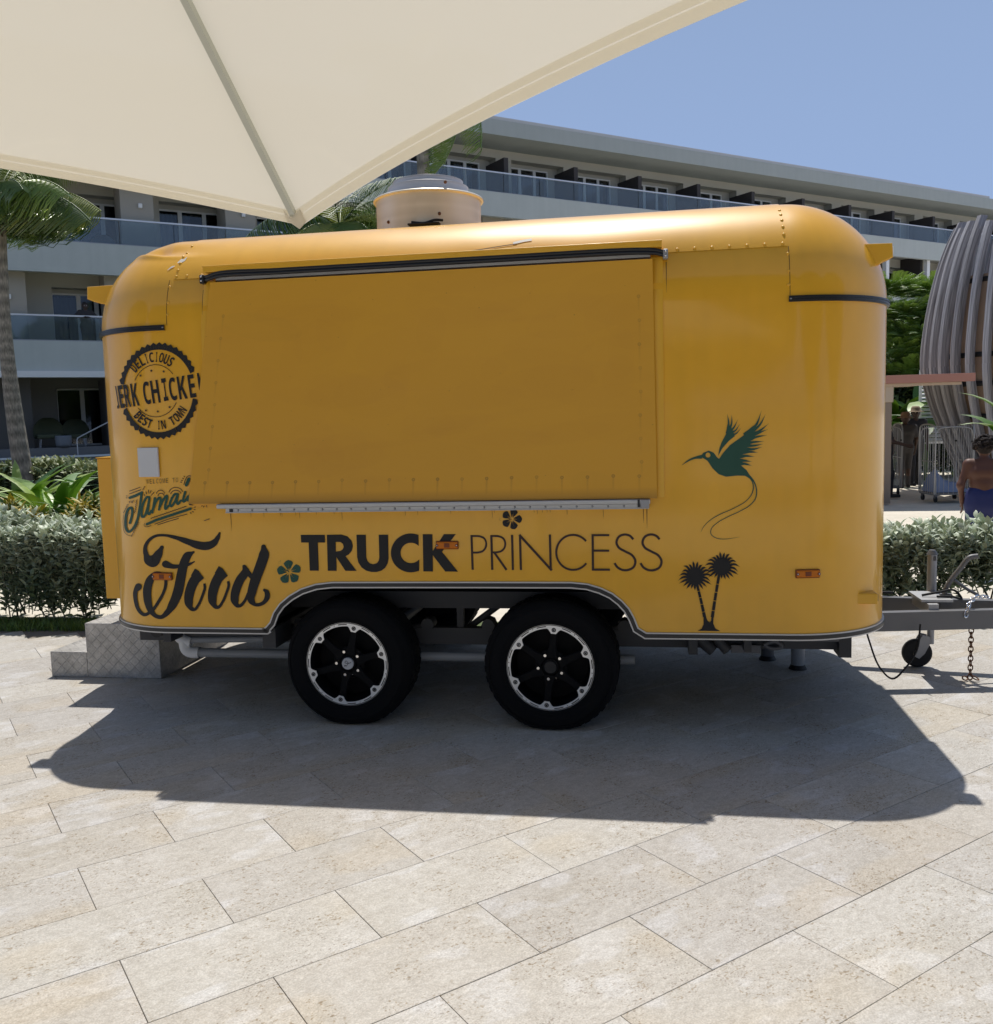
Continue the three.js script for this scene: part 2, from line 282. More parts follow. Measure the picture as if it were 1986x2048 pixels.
// flat print and trims are laid on the shell as ribbons: points [x, y, width], in side-elevation metres (unrolled round the ends)
function ribbonAt(pts, map, { off = 0.003, rise = 0.0005, step = 0.012, round = true, spline = true, thick = 0 } = {}) {
  const P3 = pts.map((p) => V(p[0], p[1], 0)), W = pts.map((p) => p[2]);
  let len = 0; for (let i = 1; i < P3.length; i++) len += P3[i].distanceTo(P3[i - 1]);
  const N = Math.max(2, Math.ceil(len / step)), C = [];
  const cum = [0]; for (let i = 1; i < P3.length; i++) cum.push(cum[i - 1] + P3[i].distanceTo(P3[i - 1]));
  const curve = spline && P3.length > 2 ? new THREE.CatmullRomCurve3(P3, false, 'centripetal') : null;
  const samples = curve ? Math.max(N, (P3.length - 1) * 6) : 0;
  if (curve) for (let i = 0; i <= samples; i++) { const t = i / samples, q = curve.getPoint(t), f = t * (P3.length - 1), k = Math.min(P3.length - 2, Math.floor(f)), e = f - k; C.push([q.x, q.y, W[k] + (W[k + 1] - W[k]) * (e * e * (3 - 2 * e))]); }
  else for (let i = 0; i < P3.length - 1; i++) { const m = Math.max(1, Math.ceil((cum[i + 1] - cum[i]) / step)); for (let k = i ? 1 : 0; k <= m; k++) C.push([lerp(P3[i].x, P3[i + 1].x, k / m), lerp(P3[i].y, P3[i + 1].y, k / m), lerp(W[i], W[i + 1], k / m)]); }
  const Lf = [], Rt = [], n = C.length;
  for (let i = 0; i < n; i++) {
    const a = C[Math.max(0, i - 1)], b = C[Math.min(n - 1, i + 1)]; let tx = b[0] - a[0], ty = b[1] - a[1]; const l = Math.hypot(tx, ty) || 1; tx /= l; ty /= l;
    let m = 1; if (!curve && i > 0 && i < n - 1) { const u = [C[i][0] - a[0], C[i][1] - a[1]], ul = Math.hypot(...u) || 1; m = 1 / Math.max(0.5, (u[0] * tx + u[1] * ty) / ul); }
    const w = C[i][2] / 2 * m; Lf.push([C[i][0] - ty * w, C[i][1] + tx * w]); Rt.push([C[i][0] + ty * w, C[i][1] - tx * w]);
  }
  const P = [], I = [], o = (i) => off + rise * i / n;
  for (let i = 0; i < n; i++) { P.push(...map(...Lf[i], o(i)), ...map(...Rt[i], o(i))); if (i) { const k = i * 2; I.push(k - 2, k - 1, k, k - 1, k + 1, k); } }
  if (round) for (const [i, s] of [[0, -1], [n - 1, 1]]) {
    const w = C[i][2] / 2; if (w < 0.0012) continue;
    const j = i ? i - 1 : 1; let dx = (C[i][0] - C[j][0]), dy = (C[i][1] - C[j][1]); const l = Math.hypot(dx, dy) || 1; dx /= l; dy /= l;
    const b = P.length / 3; P.push(...map(C[i][0], C[i][1], o(i)));
    for (let k = 0; k <= 8; k++) { const a = -Math.PI / 2 + Math.PI * k / 8; P.push(...map(C[i][0] + w * (dx * Math.cos(a) - dy * Math.sin(a)), C[i][1] + w * (dy * Math.cos(a) + dx * Math.sin(a)), o(i))); if (k) I.push(b, b + k, b + k + 1); }
  }
  if (thick) for (const [side, s] of [[0, 1], [1, -1]]) { const b = P.length / 3, E = side ? Rt : Lf; for (let i = 0; i < n; i++) { P.push(...map(...E[i], o(i)), ...map(...E[i], o(i) - thick)); if (i) { const k = b + i * 2; I.push(k - 2, k - 1, k, k - 1, k + 1, k); } } }
  const g = geo(P, I).toNonIndexed(); g.computeVertexNormals(); return g;
}
// ---- trims
{
  const QL = QA + EL, bot = (y) => [[XL - QL, y], ...Array.from({ length: 10 }, (_, i) => [XL - QL + (QL + 0.6) * (i + 1) / 10, y]), [-2.192, y]];
  const mid = 0.5535, inn = ARCH.map(([x, y]) => { const cx = -1.11, dx = x - cx, f = Math.abs(dx) > 0.67 ? clamp((Math.abs(dx) - 0.67) / 0.4, 0, 1) : 0; return [x - Math.sign(dx) * 0.0165 * f, y - 0.0165 * (1 - f * f * 0.9)]; });
  const path = [...bot(mid), ...inn.slice(1, -1), [-0.034, mid], [0.1, mid], [XR, mid], ...Array.from({ length: 10 }, (_, i) => [XR + (QL) * (i + 1) / 10, mid])];
  const P = (w) => path.map((p) => [p[0], p[1], w]);
  mesh('skirt_trim', ribbonAt(P(0.036), surf, { off: 0.010, rise: 0, step: 0.03, spline: false, round: false, thick: 0.016 }), M.alu, trailer);
  lab(mesh('trim_insert', ribbonAt(P(0.020), surf, { off: 0.0135, rise: 0, step: 0.03, spline: false, round: false, thick: 0.004 }), M.seal, trailer), 'black rubber insert of the skirt trim');
  for (const [a, b] of [[XL - QA - 0.4, -2.703], [0.699, XR + QA + 0.4]]) {                        // black drip strips over both ends
    const strip = (y, w, o) => ribbonAt([[a, y, w], [b, y, w]], surf, { off: o, rise: 0, step: 0.03, round: false, thick: o });
    each('drip_strip', [strip(2.298, 0.030, 0.012), strip(2.305, 0.006, 0.017), strip(2.292, 0.006, 0.017)], M.seal, trailer);
    mesh('screw', [new THREE.SphereGeometry(0.006, 8, 6).translate(a < -2 ? -2.712 : 0.708, 2.298, 0.013)], M.galv, trailer);
  }
}
// ---- serving hatch: a flat flap hung under a hinge gutter, its foot on the counter rail
{
  const stain = (() => {
    const c = document.createElement('canvas'); c.width = 1536; c.height = 768; const x = c.getContext('2d'), r = rng(5);
    x.fillStyle = 'rgb(220,160,32)'; x.fillRect(0, 0, 1536, 768);
    for (let i = 0; i < 220; i++) { const a = r() * 0.012; x.fillStyle = r() < 0.5 ? `rgba(90,60,20,${a})` : `rgba(240,190,80,${a})`; const w = 30 + r() * 240, h = 10 + r() * 90; x.beginPath(); x.ellipse(r() * 1536, r() * 768, w, h, r() * 0.4 - 0.2, 0, 7); x.fill(); }
    const spot = (u, v, k) => { x.strokeStyle = `rgba(70,45,18,${0.32 * k})`; x.lineWidth = 1.8; x.beginPath(); x.arc(u, v, 4.6, 0, 7); x.stroke(); x.fillStyle = `rgba(70,48,20,${0.16 * k})`; x.beginPath(); x.arc(u, v, 4.5, 0, 7); x.fill(); const g = x.createLinearGradient(0, v, 0, v + 70); g.addColorStop(0, `rgba(80,50,18,${0.13 * k})`); g.addColorStop(1, 'rgba(80,50,18,0)'); x.fillStyle = g; x.fillRect(u - 3, v + 4, 6, 40 + r() * 40); };
    for (let i = 0; i < 19; i++) spot(52 + i * 79.5, 694 + (r() - 0.5) * 5, 0.6 + r() * 0.6);
    for (let i = 1; i < 9; i++) { spot(1490 + (r() - 0.5) * 3, 40 + i * 76, 0.35 + r() * 0.3); spot(60 + (r() - 0.5) * 5, 40 + i * 76, 0.35 + r() * 0.3); }
    const g = x.createLinearGradient(0, 730, 0, 768); g.addColorStop(0, 'rgba(90,60,20,0)'); g.addColorStop(1, 'rgba(90,60,20,.3)'); x.fillStyle = g; x.fillRect(0, 730, 1536, 38);
    for (let i = 0; i < 60; i++) { x.fillStyle = `rgba(60,40,20,${0.1 + r() * 0.2})`; x.fillRect(r() * 1536, r() * 700, 1 + r() * 4, 1 + r() * 2); }
    const t = new THREE.CanvasTexture(c); t.colorSpace = THREE.SRGBColorSpace; return t;
  })();
  const mHatch = phy(0xffffff, 0.5, { map: stain, clearcoat: 0.15, clearcoatRoughness: 0.3 });
  const TLp = [-2.410, 2.532], TRp = [0.022, 2.532], BL = [-2.612, 1.296], BR = [0.034, 1.296], zT = 0.014, zB = 0.028, n = 16, P = [], U = [], I = [];
  for (let j = 0; j <= n; j++) for (let i = 0; i <= n; i++) {
    const u = i / n, v = j / n, xl = lerp(TLp[0], BL[0], v), xr = lerp(TRp[0], BR[0], v);
    P.push(lerp(xl, xr, u), lerp(TLp[1], BL[1], v), lerp(zT, zB, v) + 0.006 * Math.sin(u * 3.14159) * Math.sin(v * 3.14159)); U.push(u, 1 - v);
    if (i && j) { const k = j * (n + 1) + i; I.push(k, k - 1, k - n - 2, k, k - n - 2, k - n - 1); }
  }
  const front = geo(P, I.map((v, i, a) => a[i - (i % 3) + (2 - (i % 3))]), U);
  const e = (a, b, za, zb) => { const g = geo([a[0], a[1], za, b[0], b[1], zb, b[0], b[1], zb - 0.03, a[0], a[1], za - 0.06], [0, 1, 2, 0, 2, 3]); return g; };
  mesh('hatch_panel', [front, e(TLp, BL, zT, zB), e(TRp, BR, zT, zB), e(BL, BR, zB, zB)], mHatch, trailer);
  // jamb strips that line the opening
  const jamb = (x0, x1, x0b, x1b) => geo([x0, 2.545, -0.03, x1, 2.545, -0.03, x1b, 1.3, 0.008, x0b, 1.3, 0.008, (x0 + x0b) / 2, 2.3, 0.008, (x1 + x1b) / 2, 2.3, 0.008, x0, 2.545, -0.06, x1, 2.545, -0.06, x1b, 1.3, -0.005, x0b, 1.3, -0.005, (x0 + x0b) / 2, 2.3, -0.005, (x1 + x1b) / 2, 2.3, -0.005], [0, 4, 1, 1, 4, 5, 4, 3, 5, 5, 3, 2, 1, 5, 7, 5, 11, 7, 5, 2, 11, 2, 8, 11, 0, 6, 4, 6, 10, 4, 4, 10, 3, 10, 9, 3]);
  mesh('hatch_jamb', jamb(-2.466, -2.40, -2.500, -2.44), M.paintPlain, trailer); mesh('hatch_jamb', jamb(0.018, 0.074, 0.030, 0.072), M.paintPlain, trailer);
  const x0 = -2.452, x1 = 0.07;
  each('hatch_gutter', [rbox(x1 - x0, 0.030, 0.075, (x0 + x1) / 2, 2.605, -0.024, 0.004), rod([x0, 2.621, 0.012], [x1, 2.621, 0.012], 0.0045)], M.paintPlain, trailer);
  const gk = []; for (const [dy, r, dz] of [[0, 0.0105, 0], [-0.017, 0.0095, 0.002]]) gk.push(tube([[x0 - 0.02, 2.565 + dy, -0.02], [x0 + 0.03, 2.570 + dy, 0.0 + dz], [x0 + 0.09, 2.583 + dy, 0.008 + dz], [-2, 2.583 + dy, 0.008 + dz], [-0.8, 2.585 + dy, 0.008 + dz], [-0.05, 2.583 + dy, 0.008 + dz], [x1 - 0.02, 2.575 + dy, 0.0 + dz], [x1 + 0.012, 2.566 + dy, -0.012]], r, 60, 8));
  each('hatch_gasket', gk, M.seal, trailer);
  mesh('hinge_rail', rbox(2.398, 0.020, 0.02, -1.188, 2.553, -0.015, 0.004), M.aluDull, trailer);
  lab(mesh('hinge_rail', rbox(2.398, 0.019, 0.026, -1.188, 2.5305, -0.0185, 0.004), std(L(0.06, 0.06, 0.065), 0.45, { metalness: 0.4 }), trailer), 'dark lower strip of the hatch hinge');
  for (const x of [-2.466, 0.088]) { const b = mesh('hinge_bracket', rbox(0.026, 0.05, 0.05, x, 2.555, -0.02, 0.006), x < -1 ? M.seal : M.galv, trailer); each('bolt', [new THREE.SphereGeometry(0.006, 8, 6).translate(x, 2.568, 0.006), new THREE.SphereGeometry(0.006, 8, 6).translate(x, 2.545, 0.006)], M.chrome, b); }
  // counter rail
  const ry = 1.268, rail = mesh('counter_rail', [rbox(2.432, 0.026, 0.05, -1.218, ry + 0.012, 0.022, 0.006), span(-2.385, -0.01, ry - 0.022, ry - 0.002, 0.0, 0.03), span(-2.385, -0.01, ry - 0.026, ry - 0.022, 0.0, 0.038)], M.alu, trailer);
  const rb = []; for (let i = 0; i < 28; i++) rb.push(new THREE.SphereGeometry(0.006, 6, 5).translate(-2.31 + i * 0.0835, ry - 0.011, 0.031)); stuff(mesh('rail_rivet', rb, M.galv, rail));
  each('rail_end', [rbox(0.012, 0.04, 0.052, -0.062, ry + 0.004, 0.024, 0.003), rbox(0.02, 0.018, 0.03, -2.352, ry - 0.012, 0.022, 0.003)], M.seal, rail);
  mesh('rail_plate', rbox(0.046, 0.046, 0.054, -0.030, ry + 0.001, 0.0225, 0.004), M.galv, rail);
}

// ------------------------------------------------------------------ lettering and stickers (cut vinyl on the shell)
const font = await new FontLoader().loadAsync('fonts/droid/droid_sans_bold.typeface.json');
const fontR = await new FontLoader().loadAsync('fonts/droid/droid_sans_regular.typeface.json');
const WT = [[-2.78, 0], [-2.8284, 5], [-2.874, 10], [-2.9161, 15], [-2.9544, 20], [-2.9886, 25], [-3.0184, 30], [-3.0436, 35], [-3.0638, 40], [-3.0792, 45], [-3.0896, 50], [-3.0949, 55]];
function wrapOn(x, y) {                                               // side elevation -> unrolled shell, for print that runs round the rear corner
  if (x >= XL) return [x, y];
  let a = 55; for (let i = 1; i < WT.length; i++) if (x >= WT[i][0]) { a = lerp(WT[i - 1][1], WT[i][1], (WT[i - 1][0] - x) / (WT[i - 1][0] - WT[i][0])); break; }
  const t = a * Math.PI / 180, k = 4.95 / (4.95 + RC * (1 - Math.cos(t)));
  return [XL - RC * t, 1.7317 + (y - 1.7317) / k];
}
const frame = (a, b, c, d, e, f) => ({ map: (u, v, off) => { const [s, y] = wrapOn(a + b * u + c * v, d + e * u + f * v); return surf(s, y, off); }, k: 1 / b });
const F = {
  truck: frame(-1.97817, 0.000575992, -2.2188e-5, 1.27701, -2.32583e-6, -0.000562187), princess: frame(-0.999247, 0.000582996, -1.12313e-5, 1.26599, -2.35158e-6, -0.000587549),
  jerk: frame(-3.01321, 0.000360292, -2.22609e-5, 2.29586, -1.14085e-5, -0.000331499), welcome: frame(-3.06322, 0.000327633, -2.04837e-5, 1.61139, -4.08331e-6, -0.000305031),
  food: frame(-2.99861, 0.000552348, -3.18722e-5, 1.17057, 1.00124e-6, -0.000523661), bird: frame(0.102771, 0.000637936, -1.29744e-6, 1.80662, -4.99472e-6, -0.000659382),
};
const OFF = 0.0032;
function art(f) {                                                     // collects shapes drawn in one sticker's own drawing units
  const list = []; let n = 0; const o = () => OFF + 0.00025 * (n++ % 14);
  const A = {
    line: (pts, w, opt = {}) => { list.push(ribbonAt(pts.map((p) => [p[0], p[1], p[2] ?? w]), f.map, { off: o(), rise: 0.00018, step: opt.step ?? 14, ...opt })); return A; },
    fill: (pts, { spline = false, holes = [] } = {}) => {
      let q = pts.map((p) => new THREE.Vector2(...p));
      if (spline) q = new THREE.CatmullRomCurve3(pts.map((p) => V(p[0], p[1], 0)), true, 'centripetal').getPoints(pts.length * 8).map((p) => new THREE.Vector2(p.x, p.y));
      const s = new THREE.Shape(q); for (const h of holes) s.holes.push(new THREE.Path(h.map((p) => new THREE.Vector2(...p))));
      return A.shape(s, (x, y) => [x, y]);
    },
    shape: (s, place) => {
      const g = new THREE.ShapeGeometry(s, 5), p = g.attributes.position, d = o();
      for (let i = 0; i < p.count; i++) p.setXYZ(i, ...f.map(...place(p.getX(i), p.getY(i)), d));
      const h = g.toNonIndexed(); h.computeVertexNormals(); list.push(h); return A;
    },
    // one letter into a box: origin at the middle of its base, turned by ang, w x h in drawing units (v runs down)
    glyph: (ch, u, v, w, h, ang = 0, fn = font) => {
      const ss = fn.generateShapes(ch, 1); let x0 = 1e9, x1 = -1e9, y1 = -1e9, y0 = 1e9;
      for (const s of ss) for (const q of s.getPoints(6)) { x0 = Math.min(x0, q.x); x1 = Math.max(x1, q.x); y0 = Math.min(y0, q.y); y1 = Math.max(y1, q.y); }
      const c = Math.cos(ang), sn = Math.sin(ang);
      for (const s of ss) A.shape(s, (x, y) => { const a = ((x - x0) / (x1 - x0) - 0.5) * w, b = ((y - y0) / (y1 - y0)) * h; return [u + a * c + b * sn, v + a * sn - b * c]; });
      return A;
    },
    star: (u, v, r) => A.fill(Array.from({ length: 10 }, (_, i) => { const q = i & 1 ? r * 0.42 : r, a = -Math.PI / 2 + i * Math.PI / 5; return [u + q * Math.cos(a), v + q * Math.sin(a)]; })),
    done: (name, label, m) => lab(mesh(name, list, m, trailer), label),
  };
  return A;
}
const arcPts = (cx, cy, rx, ry, a0, a1, n, w) => Array.from({ length: n + 1 }, (_, i) => { const t = (a0 + (a1 - a0) * i / n) * Math.PI / 180; return [cx + rx * Math.cos(t), cy - ry * Math.sin(t), w]; });
{ // TRUCK
  const a = art(F.truck), b = { round: false, spline: false };
  a.fill([[52, 296], [300, 296], [302, 374], [228, 374], [235, 660], [142, 660], [133, 374], [56, 374]]);
  a.fill([[320, 296], [470, 294], [530, 312], [572, 355], [585, 408], [574, 455], [546, 492], [510, 512], [622, 660], [508, 660], [416, 520], [418, 660], [328, 660]], { holes: [[[410, 368], [412, 464], [455, 460], [482, 442], [492, 416], [484, 388], [458, 368]]] });
  a.fill([[622, 296], [716, 296], [720, 520], [732, 560], [756, 584], [790, 592], [826, 582], [846, 556], [852, 520], [846, 296], [940, 296], [944, 530], [936, 580], [912, 626], [874, 656], [826, 670], [770, 670], [718, 656], [672, 624], [640, 574], [628, 520]]);
  a.fill([...arcPts(1166, 478, 198, 194, 67, 293, 36).map((p) => [p[0], p[1]]), [1250, 655], [1250, 545], ...arcPts(1168, 478, 104, 102, 318, 42, 26).map((p) => [p[0], p[1]]), [1244, 410], [1242, 302]]);
  a.fill([[1284, 292], [1378, 292], [1382, 460], [1492, 292], [1608, 292], [1474, 466], [1632, 662], [1508, 662], [1384, 500], [1386, 662], [1292, 662]]);
  a.done('lettering', 'bold black word TRUCK', M.vinyl);
}
{ // PRINCESS in thin capitals
  const a = art(F.princess), w = 21, o = { round: false, spline: false };
  a.line([[54, 276], [62, 604]], w, o).line([[54, 286], [130, 288], [176, 308], [194, 352], [186, 396], [158, 428], [116, 440], [60, 442]], w * 0.85, { round: false });
  a.line([[243, 276], [250, 604]], w, o).line([[243, 286], [312, 288], [356, 308], [375, 350], [368, 394], [338, 426], [296, 438], [248, 440]], w * 0.85, { round: false }).line([[272, 442], [386, 604]], w, o);
  a.line([[440, 274], [446, 604]], w, o).line([[515, 290], [522, 604]], w, o).line([[508, 274], [812, 606]], w * 1.05, o).line([[795, 272], [802, 590]], w, o);
  a.line(arcPts(1010, 438, 156, 162, 40, 322, 40), w * 0.9, o);
  a.line([[1190, 270], [1194, 606]], w, o).line([[1192, 279], [1342, 279]], w * 0.9, o).line([[1192, 422], [1342, 422]], w * 0.9, o).line([[1192, 597], [1350, 597]], w * 0.9, o);
  for (const d of [0, 236]) a.line([[1561 + d, 318], [1530 + d, 286], [1480 + d, 274], [1430 + d, 294], [1408 + d, 346], [1430 + d, 394], [1490 + d, 430], [1548 + d, 462], [1580 + d, 514], [1566 + d, 570], [1520 + d, 598], [1468 + d, 600], [1420 + d, 576], [1391 + d, 536]], w, { round: false });
  a.done('lettering', 'thin dark brown word PRINCESS', M.vinylBrown);
}
{ // Food, brush script
  const a = art(F.food);
  a.line([[1010, 92, 24], [985, 150, 52], [940, 205, 78], [870, 232, 92], [780, 226, 88], [650, 182, 66], [520, 138, 42], [400, 112, 28], [300, 116, 30], [222, 160, 36], [176, 235, 42], [180, 320, 56], [215, 390, 110], [262, 400, 136], [318, 330, 96], [362, 246, 44]]);
  a.line([[718, 302, 26], [650, 345, 92], [604, 450, 102], [572, 600, 108], [540, 750, 112], [486, 880, 100], [424, 975, 66], [350, 1034, 44], [278, 1015, 46], [222, 940, 74], [196, 830, 92], [194, 720, 96], [222, 620, 90], [270, 556, 60], [340, 540, 40], [396, 580, 36], [404, 660, 34], [380, 750, 34], [320, 860, 36], [250, 955, 36], [160, 1008, 38], [98, 962, 40], [62, 860, 44], [58, 745, 50], [92, 690, 78]]);
  a.line([[402, 434, 78], [480, 460, 52], [560, 458, 40], [660, 440, 34], [728, 408, 14]]);
  for (const [dx, dy] of [[0, 0], [267, -27]]) a.line([[778 + dx, 548 + dy, 112], [716 + dx, 640 + dy, 112], [672 + dx, 760 + dy, 108], [664 + dx, 862 + dy, 96], [690 + dx, 930 + dy, 52], [730 + dx, 946 + dy, 34], [780 + dx, 880 + dy, 30], [822 + dx, 780 + dy, 30], [846 + dx, 700 + dy, 30], [840 + dx, 652 + dy, 28]], 0, { round: false }).fill([[735 + dx, 484 + dy], [778 + dx, 510 + dy], [836 + dx, 592 + dy], [760 + dx, 660 + dy], [690 + dx, 560 + dy]]);
  a.line([[1284, 462, 40], [1298, 520, 92], [1240, 610, 98], [1192, 730, 98], [1180, 830, 90], [1205, 893, 50], [1240, 900, 36], [1295, 840, 32], [1332, 760, 34]]);
  a.line([[1290, 470, 46], [1340, 545, 52], [1384, 600, 44]]);
  a.line([[1496, 246, 52], [1502, 330, 112], [1462, 460, 112], [1412, 600, 110], [1372, 740, 100], [1362, 830, 80], [1414, 888, 36], [1496, 866, 42], [1540, 800, 58], [1534, 745, 52], [1508, 722, 30]]);
  a.done('lettering', 'large black brush script word Food', M.vinyl);
}
const hib = (f, u, v, r, rot, mm, label) => {                          // hibiscus flower: five lobed petals with fine slits, a stamen
  const a = art(f);
  for (let k = 0; k < 5; k++) {
    const t0 = rot + k * 2 * Math.PI / 5, P = (q, d) => [u + r * q * Math.cos(t0 + d), v + r * q * Math.sin(t0 + d)];
    a.fill([P(0.13, -0.25), P(0.62, -0.5), P(0.86, -0.46), P(0.96, -0.2), P(1.02, 0.02), P(0.95, 0.3), P(0.84, 0.48), P(0.62, 0.5), P(0.13, 0.25), P(0.56, 0.19), P(0.22, 0.11), P(0.66, 0.02), P(0.22, -0.09), P(0.55, -0.18)]);
  }
  const s = rot - Math.PI / 5; for (let k = 0; k < 4; k++) a.star(u + r * (1.12 + 0.07 * (k % 2)) * Math.cos(s + (k - 1.5) * 0.07), v + r * (1.12 + 0.07 * (k % 2)) * Math.sin(s + (k - 1.5) * 0.07), r * 0.035);
  a.line([[u, v], [u + r * 0.25 * Math.cos(s), v + r * 0.25 * Math.sin(s)]], r * 0.06);
  a.done('sticker', label, mm);
};
hib(F.food, 1775, 525, 132, -0.35 - Math.PI / 2 + 0.25, M.vinylGreen, 'green hibiscus sticker');
hib(F.princess, 437, 128, 97, -Math.PI + 0.62, M.vinyl, 'black hibiscus sticker');
{ // hummingbird
  const a = art(F.bird);
  a.line([[98, 515, 3], [150, 479, 13], [200, 459, 17], [258, 450, 30]], 0, { round: false });
  a.fill([[246, 450], [268, 420], [312, 402], [352, 420], [378, 456], [394, 468], [430, 418], [480, 362], [560, 306], [622, 262], [612, 330], [588, 390], [560, 430], [532, 490], [572, 525], [612, 560], [650, 618], [640, 628], [600, 604], [540, 602], [450, 610], [392, 590], [342, 542], [302, 482], [272, 464]],
    { holes: [arcPts(306, 438, 20, 20, 0, 340, 14).map((p) => [p[0], p[1]])] });
  const fe = [[600, 290, 690, 200, 728, 96], [610, 290, 712, 210, 760, 125], [600, 300, 712, 254, 786, 196], [590, 320, 700, 272, 780, 241], [585, 335, 690, 300, 770, 288], [575, 350, 670, 340, 748, 336], [565, 362, 665, 368, 742, 356], [560, 390, 660, 396, 735, 380], [545, 420, 640, 416, 702, 422], [540, 450, 610, 448, 675, 455], [530, 480, 600, 485, 655, 494], [530, 505, 600, 510, 655, 526]];
  for (const [x0, y0, x1, y1, x2, y2] of fe) a.line([[x0, y0, 46], [(x0 + x1) / 2, (y0 + y1) / 2, 28], [x1, y1, 16], [x2, y2, 1]], 0, { round: false });
  a.fill([[388, 444], [396, 390], [414, 340], [446, 280], [470, 236], [500, 262], [520, 290], [470, 330], [420, 386]]);
  for (const [x1, y1, x2, y2] of [[470, 180, 460, 118], [494, 190, 494, 124], [512, 222, 543, 162], [520, 250, 560, 196], [522, 275, 570, 228]]) a.line([[464, 270, 34], [(464 + x1) / 2, (270 + y1) / 2, 22], [x1, y1, 12], [x2, y2, 1]], 0, { round: false });
  a.line([[632, 606, 18], [658, 650, 9], [666, 700, 8], [650, 755, 7], [600, 810, 6], [500, 866, 6], [390, 914, 6], [310, 966, 5], [266, 1014, 4], [247, 1054, 1]], 0, { round: false });
  a.line([[638, 610, 16], [670, 650, 10], [690, 710, 9], [684, 780, 8], [640, 836, 7], [560, 884, 6], [460, 930, 6], [380, 976, 6], [332, 1024, 6], [330, 1068, 6], [376, 1100, 5], [450, 1106, 4], [556, 1090, 1]], 0, { round: false });
  a.done('sticker', 'dark green long-tailed hummingbird sticker', M.vinylGreen);
}
{ // the two palms
  const a = art(F.bird), r = rng(9);
  for (const [cx, cy, R, t] of [[200, 1412, 66, [[214, 1470, 20], [246, 1600, 22], [276, 1740, 26]]], [416, 1330, 66, [[394, 1395, 22], [366, 1560, 22], [338, 1740, 26]]]].map((q) => q.length === 4 ? q : q)) {
    a.fill(Array.from({ length: 40 }, (_, i) => { const q = R * (0.9 + 0.16 * (i & 1)), s = i * Math.PI / 20; return [cx + q * 1.04 * Math.cos(s), cy + q * Math.sin(s)]; }));
    for (let i = 0; i < 21; i++) {
      const s = i * 2 * Math.PI / 21 + 0.1, ex = Math.cos(s), ey = Math.sin(s), len = R * (1.72 + 0.4 * r()) * (ey > 0.75 ? 0.85 : 1), dr = ey < 0.2 ? 26 : 12;
      a.line([[cx + ex * R * 0.75, cy + ey * R * 0.75, 22], [cx + ex * len * 0.75, cy + ey * len * 0.75 + (ey < -0.3 ? -4 : 0), 17], [cx + ex * len * 1.06, cy + ey * len + dr * Math.abs(ex), 1]], 0, { round: false });
    }
    const cuts = [0, 0.22, 0.42, 0.62, 0.84, 1];
    for (let k = 0; k < 5; k++) { const A = (f) => { const h = f < 0.5 ? 0 : 1, e = f * 2 - h; return [lerp(t[h][0], t[h + 1][0], e), lerp(t[h][1], t[h + 1][1], e), lerp(t[h][2], t[h + 1][2], e)]; }; a.line([A(cuts[k] + (k ? 0.018 : 0)), A(cuts[k + 1])], 0, { round: false }); }
  }
  a.fill([[220, 1853], [250, 1838], [268, 1800], [268, 1730], [288, 1736], [300, 1770], [318, 1782], [328, 1768], [332, 1732], [348, 1732], [346, 1790], [362, 1830], [402, 1853]]);
  a.done('sticker', 'black sticker of two palm trees', M.vinyl);
}
